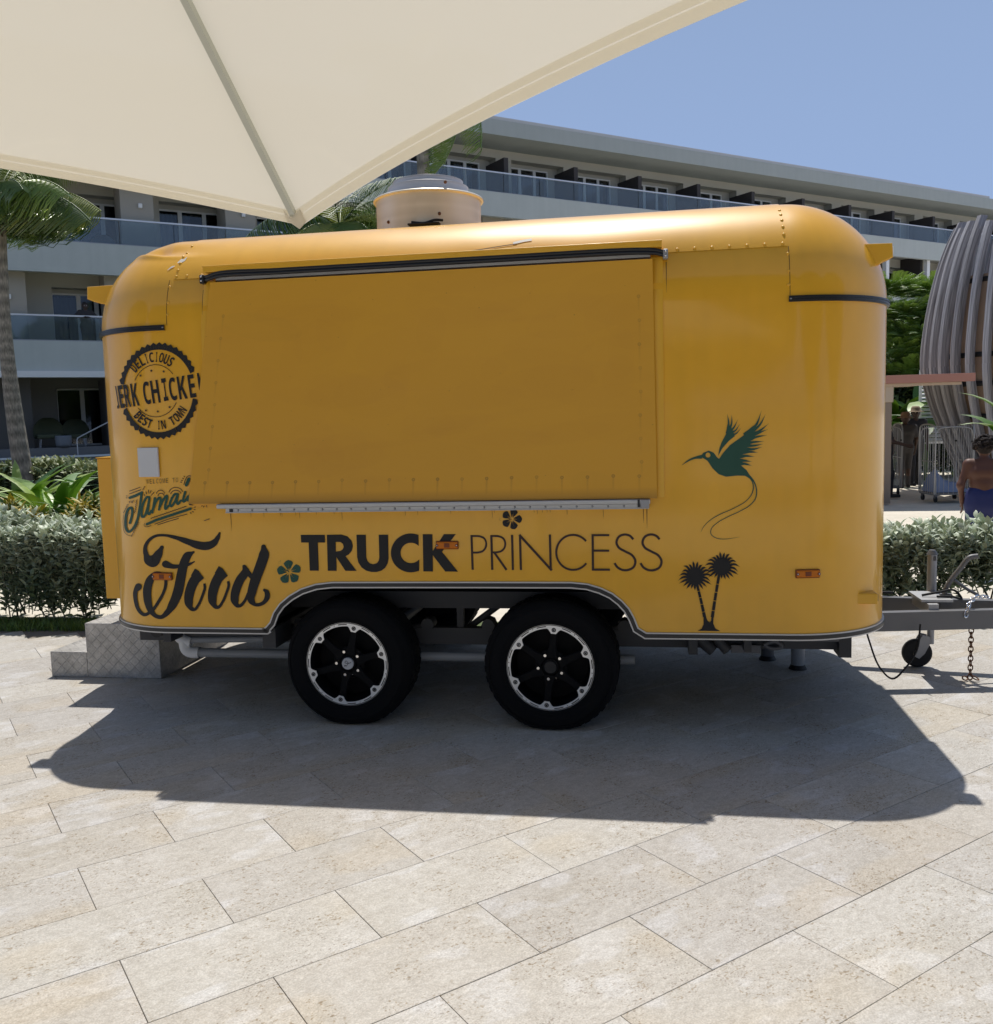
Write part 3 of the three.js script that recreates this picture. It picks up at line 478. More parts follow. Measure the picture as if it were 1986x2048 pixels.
{ // round jerk chicken badge, its right edge cut off by the hatch
  const a = art(F.jerk), cx = 755, cy = 1040;
  for (const [t0, t1, n] of [[25, 171, 34], [204, 350, 34]]) {
    const out = [], inn = [];
    for (let i = 0; i <= n; i++) { const t = (t0 + (t1 - t0) * i / n) * Math.PI / 180, q = i & 1 ? 1.0 : 0.95; out.push([cx + 690 * q * Math.cos(t), cy - 832 * q * Math.sin(t)]); inn.push([cx - 6 + 594 * Math.cos(t), cy - 706 * Math.sin(t)]); }
    for (let i = 0; i < n; i++) a.fill([out[i], out[i + 1], inn[i + 1], inn[i]]);
  }
  for (const [s, c, rx, ry, A0, dA, w, h, up] of [['DELICIOUS', [700, 1037], 418, 494, 137.5, -9.85, 74, 168, 1], ['BEST IN TOWN', [745, 1037], 566, 660, 225, 9.3, 76, 152, -1]])
    [...s].forEach((ch, i) => {
      if (ch === ' ') return; const t = (A0 + dA * i) * Math.PI / 180, u = c[0] + rx * Math.cos(t), v = c[1] - ry * Math.sin(t);
      const ang = up > 0 ? Math.PI / 2 - t : -(t - 3 * Math.PI / 2) ; const ww = ch === 'I' ? w * 0.3 : ch === 'W' ? w * 1.35 : w * (0.78 + 0.22 * Math.abs(Math.sin(t)));
      a.glyph(ch, u + (up < 0 ? 0 : 0), v, ww, h, ang, font);
    });
  a.line(arcPts(700, 1037, 384, 447, 40, 156, 40), 11, { spline: false, round: false }).line(arcPts(700, 1037, 392, 443, 221, 334, 40), 11, { spline: false, round: false });
  for (const [u, v] of [[445, 775], [630, 692], [840, 706], [538, 1370], [740, 1388], [943, 1312]]) a.star(u, v, 27);
  const bl = (u) => 1348 - 0.152 * u + 4;                                // sloping base line of the bold words
  for (const [ch, x0, x1] of [['J', 52, 88], ['E', 112, 186], ['R', 206, 296], ['K', 318, 432], ['C', 520, 632], ['H', 655, 790], ['C', 960, 1078], ['K', 1110, 1250], ['E', 1292, 1396]]) { const m = (x0 + x1) / 2; a.glyph(ch, m, bl(m), x1 - x0, 392, -0.15); }
  a.fill([[790, 828], [866, 818], [874, 882], [852, 890], [885, 1134], [908, 1128], [926, 1196], [846, 1212], [838, 1142], [866, 1136], [834, 896], [800, 900]]);
  a.fill([[1398, 735], [1425, 732], [1466, 835], [1450, 1035], [1440, 1020]]);
  a.done('sticker', 'round black badge reading DELICIOUS JERK CHICKE BEST IN TOWN', M.vinyl);
}
{ // green brush word, cut off by the hatch, with its rays
  const a = art(F.welcome);
  a.line([[290, 905], [400, 866], [520, 806]], 52, { spline: false }).line([[516, 812], [500, 950], [470, 1150], [425, 1350], [345, 1500], [265, 1558], [214, 1490], [206, 1350], [226, 1200], [272, 1112], [320, 1100], [338, 1170], [324, 1270], [292, 1388]], 48);
  a.line([[660, 900], [620, 894], [560, 985], [518, 1150], [524, 1265], [562, 1262], [620, 1130], [664, 930]], 46).line([[664, 915], [642, 1080], [634, 1200], [662, 1216], [702, 1150]], 44);
  a.line([[768, 915], [746, 1060], [722, 1185]], 46).line([[738, 1110], [800, 960], [858, 905], [876, 930], [850, 1130]], 46).line([[862, 1080], [930, 940], [994, 866], [1000, 910], [962, 1070], [972, 1116], [1030, 1056]], 46);
  a.line([[1204, 840], [1150, 838], [1084, 930], [1054, 1040], [1082, 1064], [1142, 990], [1200, 856]], 46).line([[1202, 856], [1184, 975], [1204, 1024], [1262, 958]], 44).line([[1344, 796], [1310, 920], [1312, 976], [1350, 956], [1398, 880]], 46);
  a.line([[1412, 552], [1366, 662]], 62).fill([[1424, 800], [1414, 975], [1378, 968], [1400, 880]]).line([[622, 1410], [800, 1330], [1000, 1262], [1200, 1196], [1448, 1112]], 50, { spline: false });
  a.done('sticker', 'green brush lettering cut off by the hatch', M.vinylGreen);
  const b = art(F.welcome), w = 13, wig = (x0, y0, x1, y1, n, A) => Array.from({ length: n + 1 }, (_, i) => { const t = i / n, l = Math.hypot(x1 - x0, y1 - y0), s = i & 1 ? A : -A; return [lerp(x0, x1, t) - (y1 - y0) / l * s, lerp(y0, y1, t) + (x1 - x0) / l * s]; });
  for (const l of [[[285, 778], [485, 706]], [[285, 830], [500, 752]], [[542, 750], [574, 692]], [[598, 790], [612, 832]], [[646, 756], [648, 818]], [[700, 768], [672, 822]], [[752, 802], [700, 862]], [[568, 840], [582, 868]], [[225, 905], [246, 908]], [[228, 870], [246, 872]], [[286, 970], [296, 1000]], [[322, 965], [328, 998]], [[362, 955], [352, 998]], [[770, 1410], [1000, 1320], [1380, 1214]], [[820, 1424], [1000, 1362], [1215, 1298]],
    [[1250, 608], [1278, 612]], [[1266, 574], [1288, 580]], [[1290, 532], [1308, 544]], [[1318, 496], [1330, 510]], [[1512, 1085], [1540, 1080]], [[1508, 1128], [1534, 1132]], [[1480, 1160], [1500, 1176]], [[1440, 1180], [1456, 1204]], [[1650, 1062], [1668, 1056]], [[1690, 1084], [1698, 1060]], [[1748, 1050], [1752, 1080]], [[1706, 1338], [1802, 1304]]]) b.line(l, w, { spline: false });
  b.line(arcPts(880, 850, 80, 90, 20, 165, 14), w).line(arcPts(884, 890, 62, 70, 20, 165, 12), w).line(arcPts(1165, 830, 136, 120, 20, 165, 16), w).line(arcPts(1165, 852, 100, 88, 20, 165, 14), w).line([[1452, 496], [1400, 494], [1350, 550], [1316, 655]], w);
  b.line(wig(425, 940, 386, 1200, 14, 10), 9, { spline: false, round: false }).line(wig(255, 1030, 170, 1200, 10, 10), 9, { spline: false, round: false }).line(wig(465, 1370, 320, 1650, 14, 10), 9, { spline: false, round: false }).line(wig(690, 1300, 1370, 1064, 36, 5), 12, { spline: false, round: false });
  b.line([[172, 1230], [166, 1400], [190, 1560], [250, 1620], [310, 1640]], 9).line([[575, 1395], [568, 1440], [620, 1462], [700, 1436]], 10).line([[250, 1440], [236, 1340], [262, 1230], [296, 1190]], 8).fill([[1412, 1002], [1512, 1050], [1420, 1046]]);
  b.done('sticker', 'thin brown rays round the green lettering', M.vinylBrown);
  const c = art(F.welcome);[...'WELCOME TO'].forEach((ch, i) => { if (ch !== ' ') c.glyph(ch, 630 + i * 62, 640 - i * 3, ch === 'W' || ch === 'M' ? 46 : 38, 86, -0.04, fontR); });
  c.done('lettering', 'small faded words WELCOME TO', std(L(0.16, 0.105, 0.025), 0.6));
}
{ // scratches and rust on the shell
  const rr = rng(52), drips = [];
  for (let i = 0; i < 22; i++) { const x = -2.35 + 2.3 * rr(), y = 1.238, h = 0.015 + 0.05 * rr() * rr(); drips.push(ribbonAt([[x, y, 0.003], [x + 0.001, y - h * 0.6, 0.0022], [x, y - h, 0.0008]], surf, { off: 0.0012, rise: 0.0001, step: 0.01, round: false })); }
  for (const [x, y, h] of [[-0.02, 1.243, 0.11], [-0.038, 1.243, 0.08], [-2.37, 1.236, 0.1], [0.092, 2.52, 0.16], [-2.475, 2.5, 0.14]]) drips.push(ribbonAt([[x, y, 0.006], [x, y - h * 0.5, 0.004], [x, y - h, 0.001]], surf, { off: 0.0014, rise: 0.0001, step: 0.02, round: false }));
  stuff(mesh('rust_streak', drips, std(L(0.30, 0.15, 0.02), 0.7), trailer));
  const scr = (pts, w) => ribbonAt(pts.map((p) => [...p, w]), surf, { off: 0.0065, rise: 0, step: 0.02, round: false });
  each('scratch', [scr([[-1.09, 2.632], [-0.93, 2.642], [-0.8, 2.657], [-0.7, 2.668]], 0.005), scr([[-1.9, 2.62], [-1.82, 2.622]], 0.003)], std(L(0.14, 0.07, 0.02), 0.8), trailer);
  each('scratch', [scr([[-0.72, 2.672], [-0.66, 2.684], [-0.62, 2.688]], 0.014), ribbonAt([[-2.668, 2.676, 0.012], [-2.655, 2.684, 0.026], [-2.640, 2.688, 0.016], [-2.63, 2.704, 0.006]], surf, { off: 0.0055, rise: 0, step: 0.006 }), ribbonAt([[-2.72, 2.632, 0.004], [-2.70, 2.65, 0.012], [-2.685, 2.655, 0.004]], surf, { off: 0.003, rise: 0, step: 0.006 })], std(L(0.7, 0.66, 0.58), 0.6), trailer).forEach((q) => lab(q, 'bare patch where the paint is chipped off'));
}

// ------------------------------------------------------------------ wheels and running gear
{
  const R = 0.375, wz = -0.035, tw = 0.265;                           // outer sidewall plane and tyre width
  const prof = [[0.238, 0.0], [0.250, 0.018], [0.285, 0.024], [0.325, 0.020], [0.352, 0.004], [0.368, -0.018], [R, -0.045], [R, -tw + 0.045], [0.366, -tw + 0.015], [0.325, -tw], [0.24, -tw + 0.02]];
  const tyreG = (() => {
    const a = lathe(prof, 64).rotateX(Math.PI / 2), lugs = [];
    for (let k = 0; k < 40; k++) for (const [z, d] of [[-0.075, 0.5], [-0.132, 0], [-0.190, 0.5]]) { const t = (k + d) * Math.PI / 20; lugs.push(box(0.004, 0.034, z === -0.036 || z === -0.228 ? 0.052 : 0.06).rotateZ(0).translate(R + 0.0015, 0, 0).applyMatrix4(new THREE.Matrix4().makeRotationZ(t)).translate(0, 0, z)); }
    for (const r of [0.262, 0.342]) lugs.push(new THREE.TorusGeometry(r, 0.003, 5, 72).translate(0, 0, r < 0.3 ? 0.0205 : 0.0125));
    const g = merge([a, ...lugs]), p = g.attributes.position;
    for (let i = 0; i < p.count; i++) { const y = p.getY(i); if (y < -0.352) p.setY(i, -0.352 - (y + 0.352) * -0.35 + (y + 0.352) * 0); }   // the tread flattened where it stands
    g.computeVertexNormals(); return g;
  })();
  const bl = M.rim;
  const spoke = (() => { const s = new THREE.Shape([[0.05, -0.032], [0.11, -0.017], [0.19, -0.016], [0.224, -0.03], [0.224, 0.03], [0.19, 0.016], [0.11, 0.017], [0.05, 0.032]].map((p) => new THREE.Vector2(...p))); return new THREE.ExtrudeGeometry(s, { depth: 0.014, bevelEnabled: true, bevelSize: 0.004, bevelThickness: 0.004, bevelSegments: 1, steps: 1 }); })();
  const ringG = (() => {
    const o = 0.243, i = 0.2215, s = new THREE.Shape(), H = 96; s.absarc(0, 0, o, 0, Math.PI * 2);
    const hole = new THREE.Path(), pts = [];
    for (let k = 0; k < 360; k += 2) { let d = ((k + 30) % 60) - 30; d = Math.abs(d); const r = d < 4 ? 0.1925 : d < 9 ? lerp(0.1925, i, (d - 4) / 5) : i; pts.push(new THREE.Vector2(r * Math.cos(k * Math.PI / 180), r * Math.sin(k * Math.PI / 180))); }
    hole.setFromPoints(pts.reverse()); s.holes.push(hole);
    const slot = (a0, a1, r0, r1) => { const q = []; for (let k = 0; k <= 8; k++) q.push([r1, a0 + (a1 - a0) * k / 8]); for (let k = 8; k >= 0; k--) q.push([r0, a0 + (a1 - a0) * k / 8]); s.holes.push(new THREE.Path(q.map(([r, a]) => new THREE.Vector2(r * Math.cos(a * Math.PI / 180), r * Math.sin(a * Math.PI / 180))))); };
    for (let k = 0; k < 6; k++) { slot(k * 60 + 11, k * 60 + 24, 0.229, 0.2345); slot(k * 60 + 36, k * 60 + 49, 0.229, 0.2345); slot(k * 60 + 29.3, k * 60 + 30.7, 0.229, 0.2345); }
    return new THREE.ExtrudeGeometry(s, { depth: 0.004, bevelEnabled: false, curveSegments: 96 });
  })();
  const tabBolt = (m) => { const list = []; for (let k = 0; k < 6; k++) { const a = k * Math.PI / 3, x = 0.214 * Math.cos(a), y = 0.214 * Math.sin(a); list.push(m ? new THREE.TorusGeometry(0.0095, 0.0028, 6, 18).translate(x, y, 0.0055) : new THREE.CylinderGeometry(0.005, 0.005, 0.004, 12).rotateX(Math.PI / 2).translate(x, y, 0.006)); if (!m) list.push(new THREE.CylinderGeometry(0.0028, 0.0028, 0.005, 8).rotateX(Math.PI / 2).translate(x, y, 0.008)); } return list; };
  const ring1 = tabBolt(1), bolt1 = tabBolt(0).filter((_, i) => i % 2 === 0);
  const lugs = () => { const l = []; for (let k = 0; k < 5; k++) { const a = k * 2 * Math.PI / 5 + 0.2; l.push(new THREE.CylinderGeometry(0.0085, 0.01, 0.03, 6).rotateX(Math.PI / 2).translate(0.07 * Math.cos(a), 0.07 * Math.sin(a), 0)); l.push(new THREE.CylinderGeometry(0.0045, 0.0045, 0.012, 6).rotateX(Math.PI / 2).translate(0.068 * Math.cos(a + 0.63), 0.068 * Math.sin(a + 0.63), 0)); } return l; };
  const lugG = lugs();
  const wheel = (x, z, turn, tilt, capd) => {
    const w = mesh('wheel', [lathe([[0.238, 0.004], [0.226, -0.004], [0.214, -0.05], [0.2, -0.12], [0.2, -tw + 0.03], [0.235, -tw + 0.015]], 48).rotateX(Math.PI / 2), lathe([[0.246, 0.006], [0.24, 0.012], [0.232, 0.004]], 64).rotateX(Math.PI / 2),
      ...Array.from({ length: 6 }, (_, k) => spoke.clone().translate(0, 0, -0.028).rotateZ(tilt + k * Math.PI / 3)), lathe([[0.0, -0.055], [0.085, -0.055], [0.095, -0.04], [0.09, -0.03], [0.05, -0.026], [0.046, -0.012], [0.04, -0.008], [0, -0.009]], 32).rotateX(Math.PI / 2), lathe([[0.21, -0.11], [0.05, -0.1], [0, -0.1]], 40).rotateX(Math.PI / 2)], bl, trailer);
    w.position.set(x, 0.359, z); w.rotation.y = turn;
    mesh('tyre', tyreG, M.tyre, w);
    const r = mesh('trim_ring', ringG, M.ring, w); r.rotation.z = tilt; r.position.z = 0.006;
    for (const b of [...each('bolt', ring1, M.black, w), ...each('bolt', bolt1, M.black, w)]) { b.rotation.z = tilt; b.position.z = 0.0055; }
    for (const l of each('wheel_nut', lugG, M.chrome, w)) { l.rotation.z = tilt + 0.35; l.position.z = -0.022; }
    if (capd) { mesh('hub_cap', new THREE.CylinderGeometry(0.033, 0.035, 0.012, 32).rotateX(Math.PI / 2).translate(0, 0, -0.003), std(L(0.5, 0.5, 0.51), 0.4), w);
      const flat = (u, v, o) => [u, v, 0.0034 + o]; lab(mesh('emblem', [ribbonAt([[-0.006, -0.012, 0.003], [0.004, 0.004, 0.003], [-0.008, 0.018, 0.003], [-0.014, 0.006, 0.003], [0.016, 0.006, 0.004], [0.024, 0.014, 0.002]], flat, { off: 0.0004, rise: 0.0003, step: 0.003 }), ribbonAt([[-0.02, -0.008, 0.003], [-0.008, -0.014, 0.003]], flat, { off: 0.0006, rise: 0, step: 0.004 }), ribbonAt([[-0.018, -0.015, 0.003], [-0.01, -0.007, 0.003]], flat, { off: 0.0008, rise: 0, step: 0.004 })], M.black, w), 'small black emblem on the wheel cap'); }
    else mesh('hub_cap', new THREE.CylinderGeometry(0.033, 0.035, 0.012, 32).rotateX(Math.PI / 2).translate(0, 0, -0.004), M.black, w);
    return w;
  };
  wheel(-1.724, wz, 0, 1.343, true); wheel(-0.556, wz, 0, 1.457, false);
  wheel(-1.724, -WD - wz, Math.PI, 0.4, true); wheel(-0.556, -WD - wz, Math.PI, 0.9, false);
  const C = M.chassis;
  mesh('chassis', [span(-3.2, 1.08, 0.40, 0.50, -0.42, -0.36), span(-3.2, 1.08, 0.40, 0.50, -WD + 0.36, -WD + 0.42), span(1.02, 1.085, 0.37, 0.485, -0.46, -0.30), span(-2.95, -2.9, 0.43, 0.55, -WD + 0.1, -0.2), span(0.2, 0.25, 0.40, 0.55, -WD + 0.1, -0.2), span(0.5, 0.54, 0.42, 0.55, -WD + 0.1, -0.2), span(-2.3, -2.25, 0.43, 0.55, -WD + 0.1, -0.2), span(-3.1, -2.2, 0.5, 0.552, -0.3, -0.24), span(-2.2, -0.03, 0.62, 0.72, -0.42, -0.36), rod([-0.9, 0.62, -0.5], [-1.2, 0.4, -0.5], 0.02), span(-1.15, -1.11, 0.44, 0.66, -0.42, -0.38),
    span(-2.24, -2.16, 0.44, 0.56, -0.3, -0.05), rod([0.26, 0.47, -0.3], [0.34, 0.40, -0.3], 0.035), rod([0.36, 0.47, -0.3], [0.42, 0.40, -0.3], 0.03)], C, trailer);
  lab(mesh('chassis', [span(0.34, 1.02, 0.46, 0.48, -0.35, -0.3), span(0.44, 0.6, 0.385, 0.43, -0.33, -0.31), tube([[0.62, 0.43, -0.33], [0.66, 0.41, -0.33], [0.72, 0.42, -0.33], [0.68, 0.45, -0.33], [0.62, 0.43, -0.33]], 0.012, 24)], M.steel, trailer), 'brackets under the front of the trailer');
  each('axle', [rod([-1.724, 0.36, -0.3], [-1.724, 0.36, -WD + 0.3], 0.04), rod([-0.556, 0.36, -0.3], [-0.556, 0.36, -WD + 0.3], 0.04)], C, trailer);
  for (const x of [-1.724, -0.556]) mesh('leaf_spring', [tube([[x - 0.4, 0.52, -0.39], [x - 0.2, 0.46, -0.39], [x, 0.435, -0.39], [x + 0.2, 0.46, -0.39], [x + 0.4, 0.52, -0.39]], 0.022, 24), tube([[x - 0.28, 0.46, -0.39], [x, 0.41, -0.39], [x + 0.28, 0.46, -0.39]], 0.02, 16), rod([x + 0.4, 0.52, -0.44], [x + 0.4, 0.52, -0.34], 0.04), rod([x - 0.4, 0.52, -0.44], [x - 0.4, 0.52, -0.34], 0.04)], C, trailer);
  each('drain_pipe', [rod([-2.86, 0.325, -0.36], [-0.1, 0.325, -0.36], 0.028, 14), rod([-2.93, 0.43, -0.36], [-2.93, 0.55, -0.36], 0.024, 14), rod([-2.86, 0.405, -0.36], [-2.25, 0.42, -0.36], 0.02, 12)], M.pvc, trailer);
  each('drain_pipe', [tube([[-2.93, 0.46, -0.36], [-2.93, 0.42, -0.36], [-2.89, 0.40, -0.36], [-2.85, 0.39, -0.36]], 0.033, 12, 12), tube([[-2.9, 0.40, -0.36], [-2.89, 0.345, -0.36], [-2.86, 0.327, -0.36], [-2.8, 0.325, -0.36]], 0.036, 14, 12)], M.white, trailer).forEach((q) => lab(q, 'white pipe elbow'));
  mesh('towing_light', [cyl(0.04, 0.042, 0.05, 0, 0, 0, 20).rotateX(Math.PI / 2).translate(-3.06, 0.47, -0.34)], M.black, trailer);
  for (const [x, z, h] of [[0.97, -1.42, 0.36], [0.80, -1.65, 0.33]]) { const j = mesh('jack_stand', [cyl(0.045, 0.045, h, x, h / 2 + 0.03, z), cyl(0.06, 0.06, 0.03, x, 0.4, z)], x > 0.9 ? M.pvc : M.steel, trailer); mesh('foot', cyl(0.06, 0.045, 0.03, x, 0.015, z), M.black, j); }
  // amber side markers
  for (const [s, y, wrapd] of [[wrapOn(-2.811, 0.872)[0], 0.872, 1], [-1.108, 1.049, 0], [0.801, 0.891, 0]]) {
    const [x, , z] = surf(s, y, 0), n = plan(s), t = Math.atan2(n[2], n[3]);
    const put = (g) => g.rotateY(t).translate(x, y, z);
    const w = 0.127, h = 0.046, m = mesh('marker_light', put(rbox(w, h, 0.014, 0, 0, 0.006, 0.006)), M.amberDark, trailer);
    mesh('lens', put(rbox(w - 0.008, h - 0.008, 0.016, 0, 0, 0.010, 0.006, 3)), M.amber, m);
    each('reflector', [put(rbox(0.030, 0.024, 0.004, 0, 0, 0.0185, 0.001)), ...[-1, 1].map((k) => put(cyl(0.008, 0.008, 0.004, 0, 0, 0, 12).rotateX(Math.PI / 2).translate(k * 0.055, 0, 0.018)))], M.amberDark, m);
    each('bolt', [-1, 1].map((k) => put(new THREE.SphereGeometry(0.0042, 8, 6).translate(k * 0.055, 0, 0.021))), M.chrome, m);
  }
  // clearance light horns on the four corners of the roof ends
  for (const [sx, zz] of [[1, -0.34], [-1, -0.34], [1, -WD + 0.34], [-1, -WD + 0.34]]) {
    const x0 = sx > 0 ? 1.14 : -3.2, len = sx > 0 ? 0.118 : 0.15;
    const s = new THREE.Shape([[-0.06, 0.05], [len, 0.045], [len + 0.004, -0.018], [len - 0.05, -0.04], [0.06, -0.05], [-0.02, -0.06]].map((p) => new THREE.Vector2(...p)));
    const g = new THREE.ExtrudeGeometry(s, { depth: 0.09, bevelEnabled: true, bevelSize: 0.006, bevelThickness: 0.006, bevelSegments: 2 }).translate(0, 0, -0.045); if (sx < 0) g.scale(-1, 1, 1); g.index || g.computeVertexNormals();
    const c = mesh('clearance_light', g.translate(x0, 2.545, zz), M.paintPlain, trailer); mesh('lens', rbox(0.012, 0.045, 0.08, x0 + sx * (len + 0.008), 2.56, zz, 0.004), sx > 0 ? M.white : M.redLens, c);
  }
  // lamp shelf low on the front corner
  { const b = mesh('lamp_shelf', [rbox(0.135, 0.058, 0.18, 1.112, 0.735, -0.215, 0.008)], M.paintPlain, trailer); mesh('lamp', rbox(0.012, 0.04, 0.12, 1.182, 0.735, -0.215, 0.004), M.black, b); }
  // white notice plate
  { const [x0] = wrapOn(-2.852, 1.54), [px, , pz] = surf(x0, 1.54), n = plan(x0), t = Math.atan2(n[2], n[3]); mesh('notice_plate', rbox(0.136, 0.168, 0.012, 0, 0, 0.008, 0.002).rotateY(t).translate(px, 1.538, pz), std(L(0.62, 0.62, 0.63), 0.55), trailer); }
  // cabinet on the rear end
  mesh('rear_cabinet', [rbox(0.42, 0.97, 0.5, -3.52, 1.052, -1.1, 0.006), span(-3.735, -3.31, 1.538, 1.545, -1.36, -0.845)], M.paintPlain, trailer);
  // roof vent
  const vx = -1.43, vz = -1.2, y0 = HT - 0.01;
  const brushed = dataTex(256, 64, (u, v, o) => { const a = n256(u * 24, v * 3) * 26 + (n64(u * 8, v * 64) - 0.5) * 10 - 8 * (0.5 + 0.5 * Math.sin(v * 120)); o[0] = 212 + a; o[1] = 203 + a * 1.05; o[2] = 186 + a * 1.2; });
  const vent = mesh('roof_vent', lathe([[0.345, y0], [0.345, y0 + 0.30], [0.36, y0 + 0.302], [0.365, y0 + 0.31], [0.36, y0 + 0.318], [0.3, y0 + 0.318]], 64).translate(vx, 0, vz), std(0xffffff, 0.4, { map: brushed, metalness: 0.35 }), trailer);
  mesh('vent_cap', lathe([[0.30, y0 + 0.318], [0.275, y0 + 0.345], [0.262, y0 + 0.385], [0.266, y0 + 0.394], [0.255, y0 + 0.398], [0.235, y0 + 0.40], [0.228, y0 + 0.425], [0.232, y0 + 0.434], [0.21, y0 + 0.44], [0, y0 + 0.45]], 64).translate(vx, 0, vz), std(L(0.60, 0.58, 0.57), 0.45, { metalness: 0.35 }), vent);
  each('bolt', [[-0.62, 0.14], [0.42, 0.165], [0.55, 0.36]].map(([a, h]) => new THREE.SphereGeometry(0.011, 8, 6).translate(vx + 0.345 * Math.sin(a), y0 + h, vz + 0.345 * Math.cos(a))), M.rust, vent);
  mesh('rubber_flap', [tube([[vx - 0.02, HT + 0.095, vz + 0.40], [vx + 0.06, HT + 0.085, vz + 0.40], [vx + 0.13, HT + 0.10, vz + 0.40], [vx + 0.18, HT + 0.095, vz + 0.4]], 0.008, 20), rbox(0.2, 0.012, 0.06, vx + 0.06, HT + 0.078, vz + 0.4, 0.005), span(vx + 0.06, vx + 0.09, HT - 0.02, HT + 0.08, vz + 0.38, vz + 0.4)], M.rubber, vent);
  // drawbar, jockey wheel, brake lever, chain, cable
  const apex = [3.05, 0.41, -1.33], near = [1.1, 0.405, -1.03], far = [1.1, 0.405, -1.66];
  mesh('drawbar', [beam(near, apex, 0.06, 0.118)], M.frameSteel, trailer); mesh('drawbar', [beam(far, apex, 0.06, 0.118)], M.frameSteel, trailer);
  mesh('drawbar_brace', [span(1.72, 1.78, 0.43, 0.50, -1.54, -1.15), span(1.69, 1.88, 0.505, 0.52, -1.5, -1.2)], M.aluDull, trailer);
  const jx = 1.84, jz = -1.52, jock = mesh('jockey_wheel', [cyl(0.03, 0.03, 0.33, jx, 0.60, jz), cyl(0.022, 0.022, 0.32, jx, 0.32, jz)], M.galv, trailer);
  mesh('wheel', [lathe([[0.03, -0.028], [0.08, -0.03], [0.094, -0.018], [0.096, 0], [0.094, 0.018], [0.08, 0.03], [0.03, 0.028]], 32).rotateX(Math.PI / 2).translate(jx - 0.085, 0.096, jz)], M.rubber, jock);
  { const s = new THREE.Shape([[-0.03, -0.02], [0.0, -0.035], [0.035, 0.0], [0.07, 0.075], [0.065, 0.115], [0.02, 0.125], [-0.005, 0.08]].map((p) => new THREE.Vector2(...p))); each('fork', [-0.042, 0.036].map((z) => new THREE.ExtrudeGeometry(s, { depth: 0.006, bevelEnabled: false }).translate(jx - 0.08, 0.1, jz + z)), M.galv, jock); }
  mesh('winder_cap', [cyl(0.036, 0.02, 0.03, jx, 0.778, jz), rbox(0.018, 0.03, 0.01, jx + 0.008, 0.74, jz + 0.03, 0.003)], M.steel, jock);
  mesh('brake_lever', [tube([[1.89, 0.46, -1.36], [1.875, 0.54, -1.36], [1.90, 0.6, -1.36], [1.97, 0.7, -1.36], [2.02, 0.765, -1.36], [2.07, 0.775, -1.36]], 0.017, 40), tube([[1.93, 0.62, -1.36], [2.01, 0.56, -1.36], [2.08, 0.52, -1.36]], 0.01, 12), box(0.07, 0.1, 0.03, 1.88, 0.48, -1.36)], M.frameSteel, trailer);
  const chain = [], link = (p, q, flip) => { const a = V(...p), b = V(...q), d = b.clone().sub(a), g = new THREE.TorusGeometry(0.014, 0.0038, 6, 12); g.scale(1, Math.max(1.1, d.length() / 0.028 + 0.35), 1); if (flip) g.rotateY(Math.PI / 2); g.applyQuaternion(new THREE.Quaternion().setFromUnitVectors(V(0, 1, 0), d.normalize())); chain.push(g.translate((p[0] + q[0]) / 2, (p[1] + q[1]) / 2, (p[2] + q[2]) / 2)); };
  const cp = new THREE.CatmullRomCurve3([V(2.12, 0.52, -1.3), V(2.02, 0.53, -1.24), V(1.95, 0.485, -1.15), V(1.93, 0.43, -1.12)]).getSpacedPoints(9); for (let i = 1; i < cp.length; i++) link(cp[i - 1].toArray(), cp[i].toArray(), i & 1);
  stuff(mesh('safety_chain', chain.splice(0), M.chrome, trailer));
  for (let i = 0; i < 11; i++) link([1.99, 0.34 - i * 0.03, -1.2], [1.99, 0.34 - (i + 1) * 0.03, -1.2], i & 1); link([1.94, 0.02, -1.17], [1.97, 0.02, -1.2], 0); link([2.0, 0.03, -1.19], [2.03, 0.015, -1.18], 1);
  stuff(mesh('safety_chain', chain, M.rust, trailer));
  each('cable', [tube([[1.30, 0.42, -1.0], [1.33, 0.30, -0.98], [1.39, 0.14, -0.97], [1.47, 0.065, -0.98], [1.55, 0.13, -1.0], [1.62, 0.24, -1.02], [1.64, 0.40, -1.03]], 0.006, 48, 6), tube([[1.72, 0.53, -1.3], [1.82, 0.55, -1.3], [1.92, 0.56, -1.32], [1.97, 0.5, -1.33], [1.9, 0.525, -1.28], [1.8, 0.53, -1.26]], 0.008, 40, 6), tube([[1.5, 0.48, -1.62], [1.56, 0.49, -1.6], [1.62, 0.485, -1.62]], 0.01, 10, 6)], M.rubber, trailer);
}
